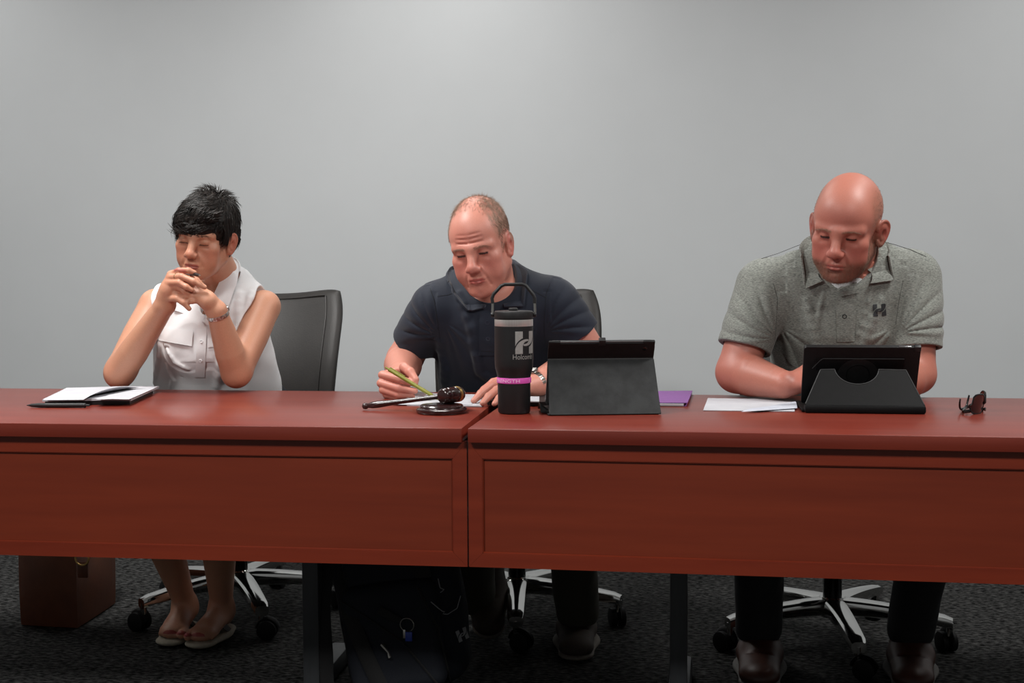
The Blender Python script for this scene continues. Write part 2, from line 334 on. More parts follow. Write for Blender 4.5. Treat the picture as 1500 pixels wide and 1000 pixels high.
# ------------------------------------------------------------------ folio tablet
FOL = mat('grey_leatherette', '#1c1d1e', .6, col2='#282a2b', scale=(26, 26, 26), spec=.3, bump=.12, bscale=(420, 420, 420)); FOLB = mat('black_leatherette', '#0e0e0f', .5, col2='#131314', scale=(80, 80, 80), spec=.3, bump=.1, bscale=(420, 420, 420))
ALU = mat('grey_aluminium', '#8b8c8e', .32, .9); GLASS = mat('dark_glass', '#08080a', .08, col2='#0a0a0c', scale=(4, 4, 4)); SUEDE = mat('beige_suede_lining', '#6b6358', .9, col2='#5f584e', scale=(200, 200, 200))
a, b = onz(805, 609, TOP), onz(968, 607, TOP); mid = (a+b)/2; rz = math.atan2(b[1]-a[1], b[0]-a[0]); W = np.linalg.norm((b-a)[:2])
ft = thing('folio_tablet', 'tablet propped in a worn grey and black folio cover facing away, beside the tumbler', 'tablet', (mid[0], mid[1], TOP), rz)
hw = W/2
def slab(M0, lo, hi, bev, m, name, parent): return MB().box(lo, hi, bev, M0).build(name, m, parent)
ztop = at(880, 499, mid[1]+.065)[2]-TOP
lean = math.atan2(.105, ztop)                     # the tablet's top leans towards the camera
bot = V(0, .175, .008); tp = V(0, .062, ztop); ln = np.linalg.norm(tp-bot); dz = (tp-bot)/ln
Mt = Matrix(((1, 0, 0, 0), (0, -dz[2], dz[1], bot[1]), (0, dz[1], dz[2], bot[2]), (0, 0, 0, 1)))   # local z runs up the tablet, local +y to its back
Wt = hw*.965
def rslab(M0, x0, x1, y0, y1, z0, z1, r, m, name, parent):      # rounded-corner plate, thin along y
    p = arc((x1-r, z1-r), r, 0, PI/2, 8)+arc((x0+r, z1-r), r, PI/2, PI, 8)+arc((x0+r, z0+r), r, PI, 1.5*PI, 8)+arc((x1-r, z0+r), r, 1.5*PI, 2*PI, 8)
    return MB().prism(p, y0, y1, M0 @ Matrix(((1, 0, 0, 0), (0, 0, 1, 0), (0, 1, 0, 0), (0, 0, 0, 1)))).build(name, m, parent, angle=.5)
tb = rslab(Mt, -Wt, Wt, -.0035, .0035, 0, ln, .011, ALU, 'tablet', ft)
slab(Mt, (-Wt+.004, -.0042, .004), (Wt-.004, -.0034, ln-.004), .0, GLASS, 'screen', tb)
MB().lathe([(0, 0), (.0055, 0), (.0055, .0018), (.0045, .0022), (0, .0022)], 20, Mt @ trm(Wt-.0235, .0062, ln-.019) @ rotm('X', -PI/2)).build('camera_lens', GLASS, tb)
rslab(Mt, -Wt-.001, Wt+.001, .0036, .0066, ln-.10, ln-.003, .012, FOLB, 'back_band', ft)
slab(Mt, (-Wt-.001, -.002, ln-.040), (-Wt+.028, .0064, ln+.0015), .002, FOLB, 'corner_clip', ft); slab(Mt, (Wt-.028, -.002, ln-.030), (Wt+.001, .0062, ln+.0015), .002, FOLB, 'corner_clip', ft)
slab(Mt, (-.0075, -.005, ln-.010), (.0085, .008, ln+.007), .001, BLKPL, 'pen_loop', ft)
s0 = V(0, 0, .002); pt = Mt @ Vector((0, .0075, ln-.052)); s1 = V(0, pt.y, pt.z)
g = [[s0*(1-v)+s1*v + V(-hw+2*hw*u + (hw-Wt)*(1-2*u)*v*1., -.0035*math.sin(PI*v), .0) for v in np.linspace(0, 1, 9)] for u in np.linspace(0, 1, 13)]
MB().sheet(g, .0035).build('stand_flap', FOL, ft)
g = [[s1*(1-v)+V(0, pt.y+.004, pt.z+.014)*v + V((-Wt-.001)*(1-2*u), -.0012, 0) for v in (0, .5, 1)] for u in np.linspace(0, 1, 5)]
MB().sheet(g, .0022).build('hinge_strip', FOLB, ft)
for s in (-1, 1): MB().tube([(s*(hw-.0012), -.001, .0035), (s*(Wt+.0005), s1[1]-.001, s1[2])], .0018, 6).build('flap_edge', FOL, ft)
slab(None or Matrix.Identity(4), (-hw-.004, .002, .0002), (hw-.004, .185, .004), .0015, FOLB, 'base_flap', ft)
g = [[V(-hw-.018+.022*u, .03+.09*v, .0045+.018*(1-u)*math.sin(PI*v)) for v in np.linspace(0, 1, 6)] for u in (0, .5, 1)]
MB().sheet(g, .003).build('folded_flap', FOLB, ft)
g = [[V(-hw+.002+.02*u, .012+.05*v, .0045+.02*u*v) for v in (0, .5, 1)] for u in (0, .5, 1)]
MB().sheet(g, .0016).build('lining', SUEDE, ft)

# ------------------------------------------------------------------ rotating-case tablet
CASE = mat('black_case_leatherette', '#060607', .58, col2='#09090a', scale=(60, 60, 60), spec=.15, bump=.1, bscale=(380, 380, 380)); STITCH = mat('grey_stitching', '#2e2f30', .6)
a, b = onz(1179, 605, TOP), onz(1357, 607, TOP); mid = (a+b)/2; rz = math.atan2(b[1]-a[1], b[0]-a[0]); hw = np.linalg.norm((b-a)[:2])/2
rt = thing('rotating_case_tablet', 'tablet in a black rotating case with a round hinge disc, beside the sunglasses', 'tablet', (mid[0], mid[1], TOP), rz)
slab(Matrix.Identity(4), (-hw, 0, .0003), (hw, .030, .0195), .005, CASE, 'spine', rt)
slab(Matrix.Identity(4), (-hw-.006, .02, .0003), (hw-.002, .20, .0075), .003, CASE, 'cover', rt)
fl0, fl1 = V(0, .010, .018), V(0, .075, .098)       # sloping flap with a half-round cut-out
dn = fl1-fl0; lf_ = np.linalg.norm(dn); dn /= lf_
Mf = Matrix(((1, 0, 0, 0), (0, dn[1], -dn[2], fl0[1]), (0, dn[2], dn[1], fl0[2]), (0, 0, 0, 1)))
cx = -.012; R0 = .052
cut = [(cx+R0*math.cos(t), lf_+.004+R0*.9*math.sin(t)) for t in np.linspace(-.08, -PI+.08, 22)]
poly = [(-hw+.001, 0), (hw-.001, 0), (hw-.035, lf_)] + cut + [(-hw+.042, lf_)]
MB().prism(poly, -.002, .002, Mf).build('stand_flap', CASE, rt, angle=.5)
tr = MB().tube([Mf @ Vector((x, y, .0022)) for x, y in [(hw-.036, lf_-.001)]+cut+[(-hw+.043, lf_-.001)]], .0011, 5)
tr.tube([Mf @ Vector((x, y, .0022)) for x, y in [(-hw+.002, .003), (-hw+.042, lf_-.002)]], .0011, 5).tube([Mf @ Vector((x, y, .0022)) for x, y in [(hw-.003, .003), (hw-.036, lf_-.002)]], .0011, 5); tr.build('stitched_edge', STITCH, rt)
ztop = at(1270, 507, mid[1]+.085)[2]-TOP
bot = V(0, .165, .009); tp = V(0, .087, ztop); ln = np.linalg.norm(tp-bot); dz = (tp-bot)/ln
Mt = Matrix(((1, 0, 0, .002), (0, -dz[2], dz[1], bot[1]), (0, dz[1], dz[2], bot[2]), (0, 0, 0, 1)))
Wt = hw*.985
tb = rslab(Mt, -Wt, Wt, -.006, .006, 0, ln, .008, FOLB, 'tablet_shell', rt)
slab(Mt, (-Wt+.006, -.0068, .006), (Wt-.006, -.0055, ln-.006), 0, GLASS, 'screen', tb)
slab(Mt, (Wt-.052, -.002, ln-.003), (Wt-.022, .003, ln+.0012), .0008, ALU, 'tablet_edge', tb)
slab(Mt, (Wt-.016, -.006, ln-.012), (Wt+.001, .0075, ln+.003), .003, BLKPL, 'corner_clip', tb)
slab(Mt, (-Wt+.03, .0062, ln-.066), (Wt-.036, .0082, ln-.020-.012), .0009, CASE, 'back_panel', rt)
tr = MB().tube([Mt @ Vector((x, .0085, y)) for x, y in [(-Wt+.022, ln-.060), (-Wt+.040, ln-.036), (-Wt+.047, ln-.031), (Wt-.037, ln-.031)]], .0010, 5); tr.build('stitched_edge', STITCH, rt)
ds = MB().lathe([(0, .0), (.050, .0), (.050, .0022), (.048, .0026), (0, .0026)], 48, Mt @ trm(cx+.006, .0065, ln-.082) @ rotm('X', -PI/2)).build('hinge_disc', FOLB, rt)
MB().lathe([(.0265, .0026), (.027, .0036), (.0285, .0036), (.029, .0026)], 48, Mt @ trm(cx+.006, .0065, ln-.076) @ rotm('X', -PI/2), cap=False).build('disc_ring', CASE, ds)

# ------------------------------------------------------------------ sunglasses
g0 = onz(1449, 608, TOP)
sg = thing('sunglasses', 'black wraparound sunglasses folded on the far right of the table', 'sunglasses', (g0[0], g0[1]+.05, TOP), math.radians(71))
SGL = mat('smoke_lens', '#0a0a0e', .06, coat=1.); SGF = mat('glossy_black_frame', '#0c0c0d', .2)
fr = MB()                                            # they lie upside down, resting on the brow bar and the temples
def up(p): return V(p[0], p[1], .0495-p[2])
for s in (-1, 1):
    g = []
    for i in range(13):
        row = []
        for j in range(9):
            u, v = i/12, j/8; w = 2*u-1; pr = (1-abs(w)**3.2)**.42*.94+.06; x = s*(.007+.055*u); yy = .020*((x/.062)**2)
            row.append(up(V(x, yy+.006*v, .025+.0225*(2*v-1)*pr*(1.0 if v > .5 else 1.04)+.003*(1-u))))
        g.append(row)
    MB().sheet(g, .0018).build('lens', SGL, sg)
    fr.tube([g[i][0] for i in range(13)]+[g[12][j] for j in range(1, 9)]+[g[i][8] for i in range(11, -1, -1)]+[g[0][j] for j in range(7, 0, -1)], .0022, 6, closed=True)
    e = up(V(s*.063, .024, .040)); k = .006 if s > 0 else 0
    MB().tube(spl([e, e+V(s*.004, .008, -.001), e+V(-s*.010, .018+k, -.004), e+V(-s*.06, .022+k, -.004), e+V(-s*.092, .022+k, .002), e+V(-s*.106, .021+k, .014), e+V(-s*.110, .019+k, .026)], 22), list(np.interp(range(22), [0, 6, 16, 21], [.0032, .0030, .0024, .0018])), 8, flat=1.3).build('temple', SGF, sg)
fr.tube([up((-.008, .001, .040)), up((0, .0, .043)), up((.008, .001, .040))], .003, 6)
fr.build('frame', SGF, sg)

# ------------------------------------------------------------------ chairs
CWHL = mat('black_caster_nylon', '#070708', .6, spec=.25)
DARKM = mat('black_gas_lift', '#0b0b0c', .25, .6)
def cushion(lo, hi, bev, fn=None, n=14):
    bm = bmesh.new(); bmesh.ops.create_cube(bm, size=1); lo, hi = np.array(lo), np.array(hi)
    for v in bm.verts: v.co = Vector((lo+hi)/2+np.array(v.co)*(hi-lo))
    bmesh.ops.subdivide_edges(bm, edges=bm.edges[:], cuts=n, use_grid_fill=True)
    return bm
def chair(label, hub, rot, yaw, back_off=0.):
    c = thing('office_chair', label, 'chair', (hub[0], hub[1], 0), yaw, 'office chairs behind the tables')
    bs = MB()
    bs.lathe([(0, .078), (.034, .078), (.042, .09), (.042, .125), (.034, .137), (0, .137)], 28)
    base = bs.build('base_hub', CHROME, c)
    for k in range(5):
        a = rot-yaw + k*2*PI/5; dx, dy = math.cos(a), math.sin(a); rx, ry = -dy, dx
        g = []
        for i in range(15):
            t = i/14; r = .022+.308*t; zt = .134-.030*t**1.7; wd = .034-.0100*t; hh = .050-.019*t
            if t > .95: wd *= .86; zt -= .004
            sec = []
            for q in range(10):
                an = 2*PI*q/10; ex = np.sign(math.cos(an))*abs(math.cos(an))**.6*wd; ez = np.sign(math.sin(an))*abs(math.sin(an))**.7*hh/2
                sec.append((dx*r+rx*ex, dy*r+ry*ex, zt-hh/2+ez))
            g.append(sec)
        m = MB(); vs = [p for s in g for p in s]; fs = [(i*10+q, i*10+(q+1) % 10, (i+1)*10+(q+1) % 10, (i+1)*10+q) for i in range(14) for q in range(10)]
        fs += [tuple(range(10))[::-1], tuple(14*10+q for q in range(10))]; m.add(vs, fs); m.build('base_arm', CHROME, c)
        R = .322; ca_ = a+1.1+k
        cx_, sx_ = math.cos(ca_), math.sin(ca_)
        ct = MB().lathe([(0, .05), (.0095, .05), (.0095, .086), (0, .086)], 12, trm(dx*R, dy*R, 0)).build('caster', CHROME, c)
        for s in (-1, 1):
            MB().lathe([(0, -.0105), (.020, -.0105), (.0285, -.008), (.029, 0), (.0285, .008), (.020, .0105), (0, .0105)], 22, trm(dx*R+cx_*.018-sx_*s*.0135, dy*R+sx_*.018+cx_*s*.0135, .029) @ rotm('Z', ca_) @ rotm('X', PI/2)).build('caster_wheel', CWHL, ct)
        pts = [V(dx*R+cx_*(.018+.033*math.cos(t)), dy*R+sx_*(.018+.033*math.cos(t)), .030+.033*math.sin(t)) for t in np.linspace(.15, PI-.1, 9)]
        MB().tube(pts, .0115, 8, flat=.35).build('caster_hood', CWHL, ct)
    MB().lathe([(.0, .13), (.027, .13), (.027, .235), (.030, .24), (.030, .30), (0, .30)], 24).build('gas_lift', DARKM, c)
    MB().box((-.09, -.14, .385), (.09, .12, .425), .012).lathe([(0, .25), (.017, .25), (.017, .40), (0, .40)], 18).build('tilt_mechanism', BLKPL, c)
    bm = cushion((-.255, -.27, .425), (.255, .22, .505), 0)
    for v in bm.verts:
        x, y, zz = v.co.x/.255, (v.co.y+.025)/.245, (v.co.z-.425)/.08
        k = max(abs(x), abs(y)); v.co.z = .425+.08*zz*(1-.35*max(0, k-.75)/.25) + .008*math.cos(x*1.5); v.co.x *= 1-.06*y*y; v.co.y *= 1-.04*x*x
        if zz < .5: v.co.x *= .94; v.co.y *= .94
    MB().bm(bm).build('seat', LEATH, c, angle=1.2)
    # curved, tapering back shell with a padded front panel between two rolled sides
    def back(u, v, off):
        wdt = (.249+.020*math.sin(PI*min(1, v*1.05)*.62)) * (1-.085*(max(0, v-.70)/.30)**3)
        x = u*wdt; y = .215+.155*v**1.3-.07*math.sin(PI*v)*.55 - .055*u*u*(.6+.4*v); zz = .50+.495*v + .026*abs(u)**2*v - .016*abs(u)**8*max(0, v-.5)**2/.25
        return V(x, y+off+back_off, zz)
    def shell_(u0, u1, v0, v1, n, m_, puff, thick):
        bm = bmesh.new(); fr_, bk = [], []
        for i in range(n+1):
            A, B = [], []
            for j in range(m_+1):
                u = u0+(u1-u0)*i/n; v = v0+(v1-v0)*j/m_; e = (max(0, 1-abs(2*i/n-1)**6)*max(0, 1-abs(2*j/m_-1)**18))**.5
                A.append(bm.verts.new(back(u, v, -puff*e))); B.append(bm.verts.new(back(u, v, thick*.35+thick*.65*e)))
            fr_.append(A); bk.append(B)
        for i in range(n):
            for j in range(m_):
                bm.faces.new((fr_[i][j], fr_[i+1][j], fr_[i+1][j+1], fr_[i][j+1])); bm.faces.new((bk[i][j+1], bk[i+1][j+1], bk[i+1][j], bk[i][j]))
        for i in range(n):
            bm.faces.new((fr_[i][0], bk[i][0], bk[i+1][0], fr_[i+1][0])); bm.faces.new((fr_[i+1][m_], bk[i+1][m_], bk[i][m_], fr_[i][m_]))
        for j in range(m_):
            bm.faces.new((fr_[0][j+1], bk[0][j+1], bk[0][j], fr_[0][j])); bm.faces.new((fr_[n][j], bk[n][j], bk[n][j+1], fr_[n][j+1]))
        return MB().bm(bm)
    bk = shell_(-1, 1, 0, 1, 30, 56, .020, .045).build('backrest', LEATH, c, angle=3.15)
    for s in (-1, 1):
        MB().tube([back(s*.80, v, -.0195) for v in np.linspace(.04, .965, 26)], .0026, 6).build('seam', LEATH, bk)
    MB().tube([back(u, .965, -.0185) for u in np.linspace(-.80, .80, 18)], .0026, 6).build('seam', LEATH, bk)
    MB().box((-.05, .10, .40), (.05, .30+back_off, .43), .01).box((-.04, .24+back_off, .40), (.04, .285+back_off, .60), .01).build('back_bracket', BLKPL, c)
    return c
# ------------------------------------------------------------------ implicit surfaces for bodies and clothes
F = np.float32
def nrm(v): v = np.array(v, float); return v/(np.linalg.norm(v)+1e-12)
def rc(a, b, ra, rb):
    a = np.array(a, F); ba = np.array(b, F)-a; l2 = float(ba@ba)+1e-12
    def f(P):
        pa = P-a; h = np.clip(pa@ba/F(l2), 0, 1); q = pa-h[:, None]*ba
        return np.sqrt(np.einsum('ij,ij->i', q, q))-(F(ra)+F(rb-ra)*h)
    return f
def sph(c, r): return rc(c, np.array(c)+1e-5, r, r)
def ell(c, r, R=None):
    c = np.array(c, F); r = np.array(r, F); Rm = None if R is None else np.array(R, F)
    def f(P):
        p = P-c
        if Rm is not None: p = p@Rm
        q = p/r; k0 = np.sqrt(np.einsum('ij,ij->i', q, q)); q = q/r; k1 = np.sqrt(np.einsum('ij,ij->i', q, q))
        return k0*(k0-1)/(k1+F(1e-6))
    return f
def flat(a, b, ra, rb, dep, fl):         # tapered limb with an oval section, thinner along dep
    a = np.array(a, float); u = nrm(np.array(b)-a); d = nrm(np.array(dep)-u*(np.array(dep)@u)); s = np.cross(u, d)
    M = np.array([s, d/fl, u], F).T; L = float(np.linalg.norm(np.array(b)-a)); a = np.array(a, F); g = rc((0, 0, 0), (0, 0, L), ra, rb)
    return lambda P: g((P-a)@M)*F(min(1, fl)*.92)
def plane(p, n):
    p = np.array(p, F); n = np.array(nrm(n), F); return lambda P: (P-p)@n
def smin(a, b, k):
    if k <= 0: return np.minimum(a, b)
    h = np.maximum(k-np.abs(a-b), 0)/F(k); return np.minimum(a, b)-h*h*F(k*.25)
def smax(a, b, k): return -smin(-a, -b, k)
class S:
    def __init__(s): s.p = []
    def u(s, f, k=0.): s.p.append((f, 'u', k)); return s
    def sub(s, f, k=0.): s.p.append((f, 's', k)); return s
    def cut(s, f, k=0.): s.p.append((f, 'i', k)); return s
    def disp(s, f): s.p.append((f, 'd', 0)); return s
    def chain(s, pts, rr, k=0., kin=None):
        for i in range(len(pts)-1): s.u(rc(pts[i], pts[i+1], rr[i], rr[i+1]), k if i == 0 or kin is None else kin)
        return s
    def __call__(s, P):
        D = np.full(len(P), 1e3, F)
        for f, o, k in s.p:
            d = f(P)
            if o == 'u': D = smin(D, d, k)
            elif o == 's': D = smax(D, -d, k)
            elif o == 'i': D = smax(D, d, k)
            else: D = D+d
        return D
    def grid(s, lo, hi, h):
        B = 8; lo = np.array(lo, float); n = np.ceil((np.array(hi)-lo)/h/B).astype(int); N = n*B
        ci = np.stack(np.meshgrid(*[np.arange(q) for q in n], indexing='ij'), -1).reshape(-1, 3)
        C = (lo+(ci*B+(B-1)/2)*h).astype(F); R = h*B*.87
        dc = s(C); act = np.abs(dc) < R*1.55+.004
        A = C[act]; na = len(A)
        off = (np.stack(np.meshgrid(*[np.arange(B)]*3, indexing='ij'), -1).reshape(-1, 3)-(B-1)/2).astype(F)*F(h)
        D = np.full((na, B**3), 1e3, F)
        for f, o, k in s.p:
            if o == 'd': m = np.ones(na, bool)
            else:
                d0 = f(A); m = d0 < R*1.6+2.2*k+.01 if o in 'us' else d0 > -(R*1.6+2.2*k+.01)
            ix = np.nonzero(m)[0]
            for q in range(0, len(ix), 3000):
                i = ix[q:q+3000]; P = (A[i][:, None, :]+off).reshape(-1, 3); d = f(P).reshape(len(i), -1)
                if o == 'u': D[i] = smin(D[i], d, k)
                elif o == 's': D[i] = smax(D[i], -d, k)
                elif o == 'i': D[i] = smax(D[i], d, k)
                else: D[i] = D[i]+d
        G = np.empty((len(C), B**3), F); G[:] = dc[:, None]; G[act] = D
        return G.reshape(*n, B, B, B).transpose(0, 3, 1, 4, 2, 5).reshape(*N), lo
    def mesh(s, lo, hi, h):
        G, lo = s.grid(lo, hi, h); sg = G < 0; nx, ny, nz = G.shape
        acc = {}; cells = []; pts = []; wq = []
        E_ = []
        for ax in range(3):
            sl0 = [slice(None)]*3; sl1 = [slice(None)]*3; sl0[ax] = slice(0, -1); sl1[ax] = slice(1, None)
            e = np.argwhere(sg[tuple(sl0)] != sg[tuple(sl1)])
            o = np.zeros(3, int); o[ax] = 1; a, b = (ax+1) % 3, (ax+2) % 3
            ok = (e[:, a] > 0) & (e[:, b] > 0) & (e[:, a] < G.shape[a]-1) & (e[:, b] < G.shape[b]-1); e = e[ok]
            g0 = G[tuple(e.T)]; g1 = G[tuple((e+o).T)]; t = g0/(g0-g1); p = e.astype(float); p[:, ax] += t
            E_.append((e, g0 < 0, a, b)); 
            for da in (0, -1):
                for db in (0, -1):
                    c = e.copy(); c[:, a] += da; c[:, b] += db; cells.append((c[:, 0]*ny+c[:, 1])*nz+c[:, 2]); pts.append(p)
        cid = np.concatenate(cells); pp = np.concatenate(pts); uq, inv = np.unique(cid, return_inverse=True)
        cnt = np.bincount(inv, minlength=len(uq)); Vt = np.stack([np.bincount(inv, pp[:, q], minlength=len(uq)) for q in range(3)], 1)/cnt[:, None]
        Fc = []
        for e, ins, a, b in E_:
            ids = []
            for da, db in ((0, 0), (-1, 0), (-1, -1), (0, -1)):
                c = e.copy(); c[:, a] += da; c[:, b] += db; ids.append(np.searchsorted(uq, (c[:, 0]*ny+c[:, 1])*nz+c[:, 2]))
            q = np.stack(ids, 1); q[~ins] = q[~ins][:, ::-1]; Fc.append(q)
        return lo+Vt*h, np.concatenate(Fc)
def keep_largest(Vt, Q):                    # drop stray islands, so the figure stays one surface
    lab = np.arange(len(Vt))
    while True:
        m = lab[Q].min(1); new = lab.copy(); np.minimum.at(new, Q.ravel(), np.repeat(m, 4)); new = new[new]
        if (new == lab).all(): break
        lab = new
    r, c = np.unique(lab, return_counts=True); big = r[c.argmax()]; k = lab == big; mp = np.cumsum(k)-1
    return Vt[k], mp[Q[k[Q[:, 0]]]]
def vnormals(Vt, Q):
    n = np.cross(Vt[Q[:, 2]]-Vt[Q[:, 0]], Vt[Q[:, 3]]-Vt[Q[:, 1]]); N = np.zeros_like(Vt)
    for q in range(4): np.add.at(N, Q[:, q], n)
    return N/(np.linalg.norm(N, axis=1, keepdims=True)+1e-12)
def relax(Vt, Q, it=1, lam=.5):
    for _ in range(it):
        A = np.zeros_like(Vt); c = np.zeros(len(Vt))
        for q in range(4):
            for r in (1, 3):
                np.add.at(A, Q[:, q], Vt[Q[:, (q+r) % 4]]); np.add.at(c, Q[:, q], 1)
        Vt = Vt*(1-lam)+lam*A/c[:, None]
    return Vt
def npobj(name, Vt, Q, m, parent=None, cols=None, off=(0, 0, 0)):
    me = bpy.data.meshes.new(name); me.vertices.add(len(Vt)); me.vertices.foreach_set('co', (Vt-np.array(off)).astype(F).ravel())
    k = Q.shape[1]; me.loops.add(Q.size); me.loops.foreach_set('vertex_index', Q.astype(np.int32).ravel())
    me.polygons.add(len(Q)); me.polygons.foreach_set('loop_start', np.arange(0, Q.size, k, dtype=np.int32)); me.polygons.foreach_set('loop_total', np.full(len(Q), k, np.int32))
    me.polygons.foreach_set('use_smooth', np.ones(len(Q), bool)); me.update(calc_edges=True)
    if cols is not None:
        at_ = me.color_attributes.new('tint', 'FLOAT_COLOR', 'POINT'); at_.data.foreach_set('color', np.concatenate([cols, np.ones((len(cols), 1))], 1).astype(F).ravel())
    me.materials.append(m); o = bpy.data.objects.new(name, me); COL.objects.link(o)
    if parent: o.parent = parent
    return o
def sdfobj(sdf, name, lo, hi, h, m, parent=None, off=(0, 0, 0), it=1, colfn=None):
    Vt, Q = sdf.mesh(lo, hi, h); Vt, Q = keep_largest(Vt, Q); Vt = relax(Vt, Q, it)
    o = npobj(name, Vt, Q, m, parent, colfn(Vt) if colfn else None, off); return o, Vt, Q
def hit(sdf, px, off=0., start=2.4):         # where the lines of sight px meet a surface
    px = np.array(px, float).reshape(-1, 2); D = np.array([nrm(ray(*p)) for p in px]); t = np.full(len(px), start)
    for _ in range(60): t = t+np.clip(sdf((CAM+D*t[:, None]).astype(F)), -.02, .05)*.8
    P = CAM+D*t[:, None]; e = .003; Nn = np.stack([sdf((P+e*np.eye(3)[i]).astype(F))-sdf((P-e*np.eye(3)[i]).astype(F)) for i in range(3)], 1); Nn = Nn/(np.linalg.norm(Nn, axis=1, keepdims=True)+1e-9)
    return P+Nn*off, Nn
def patch(sdf, corners, n, m_, off, th, name, mt, parent, base):
    c = [np.array(q, float) for q in corners]; px = []
    for i in range(n+1):
        for j in range(m_+1):
            u, v = i/n, j/m_; px.append((c[0]*(1-u)+c[1]*u)*(1-v)+(c[3]*(1-u)+c[2]*u)*v)
    P, _ = hit(sdf, px, off); return MB().sheet(P.reshape(n+1, m_+1, 3), th).build(name, mt, parent, off=base)
def decal(sdf, poly, org, ux, uy, off, name, mt, parent, base):    # flat polygons mapped from px frame (org, ux, uy) on to a surface
    vs, fs = poly; px = np.array(org)+vs[:, :1]*np.array(ux)+vs[:, 1:]*np.array(uy); P, _ = hit(sdf, px, off)
    return MB().add(P, fs).build(name, mt, parent, smooth=False, off=base)
def line(sdf, px, r, off, name, mt, parent, base, n=24):
    px = np.array(px, float); s = np.linspace(0, len(px)-1, n); Q = np.stack([np.interp(s, np.arange(len(px)), px[:, q]) for q in range(2)], 1)
    P, _ = hit(sdf, Q, off); return MB().tube(P, r, 6).build(name, mt, parent, off=base)
def button(sdf, px, r, name, mt, parent, base):
    P, N = hit(sdf, [px], .0022); M = trm(*P[0]) @ Vector((0, 0, 1)).rotation_difference(Vector(N[0])).to_matrix().to_4x4()
    b = MB().lathe([(0, -.001), (r, -.001), (r*1.05, .0005), (r, .0016), (r*.75, .0018), (r*.65, .0010), (0, .0010)], 20, M)
    for s in (-1, 1): b.lathe([(0, .0008), (r*.14, .0008), (r*.14, .0013), (0, .0013)], 8, M @ trm(s*r*.3, 0, 0))
    return b.build(name, mt, parent, off=base)
def fold(sdf, px, r, k, lift=.5, inward=False, n=7):   # a crease of cloth running along px
    px = np.array(px, float); s = np.linspace(0, len(px)-1, n); Q = np.stack([np.interp(s, np.arange(len(px)), px[:, q]) for q in range(2)], 1)
    P, N = hit(sdf, Q); rr = [max(.0012, r*math.sin(PI*(.12+.76*i/(n-1)))) for i in range(n)]
    P = P+N*(np.array(rr)*(lift-1 if not inward else 1-lift))[:, None]; return P, rr, k, inward
def addfolds(sdf, L):
    L = [fold(sdf, *a[:3], **(a[3] if len(a) > 3 else {})) for a in L]
    for P, rr, k, inw in L:
        for i in range(len(P)-1):
            (sdf.sub if inw else sdf.u)(rc(P[i], P[i+1], rr[i], rr[i+1]), k)
def creases(A, k, amp, r0, r1, t0, t1, ph=0., sharp=2.2):
    """folds of cloth fanning out from a pinched point A, over directions t0..t1 in the picture plane of the wearer"""
    A = np.array(A, F)
    def f(P):
        q = P-A; x = q[:, 0]; z = q[:, 2]; r = np.sqrt(x*x+z*z+F(1e-6)); th = np.arctan2(z, x)
        th = np.where(th < t0-.9, th+F(2*PI), th)
        m = sst(r, r0*.4, r0)*(1-sst(r, r0+(r1-r0)*.45, r1))*sst(th, t0, t0+.25)*(1-sst(th, t1-.25, t1))*(q[:, 1] < .06)
        w = np.abs(np.sin(k*th+F(ph)+F(9)*r)); return (-F(amp)*(w**F(sharp))*m+F(amp*.4)*m).astype(F)
    return f
def wav(P, f, d, ph=0.): return np.sin(P@np.array(d, F)*F(f)+F(ph))
def ripple(amp, seed=0):
    r = np.random.default_rng(seed); ds = [nrm(r.normal(size=3)*V(1, 1, .45)) for _ in range(6)]; fs = r.uniform(28, 85, 6); ph = r.uniform(0, 6, 6)
    def f(P):
        w = P+F(.012)*np.stack([wav(P, 31, ds[0]), wav(P, 27, ds[1], 1.), wav(P, 35, ds[2], 2.)], 1)
        o = sum(wav(w, fs[i], ds[i], ph[i])*F(38/fs[i]) for i in range(6)); return o*F(amp/2.6)
    return f
def Rz(a): c, s = math.cos(a), math.sin(a); return np.array([[c, -s, 0], [s, c, 0], [0, 0, 1]])
def Rx(a): c, s = math.cos(a), math.sin(a); return np.array([[1, 0, 0], [0, c, -s], [0, s, c]])
def Ry(a): c, s = math.cos(a), math.sin(a); return np.array([[c, 0, s], [0, 1, 0], [-s, 0, c]])
def sst(x, a, b): t = np.clip((x-a)/(b-a), 0, 1); return t*t*(3-2*t)
def gs(P, c, r): return np.exp(-(((P-np.array(c))/np.array(r))**2).sum(1))
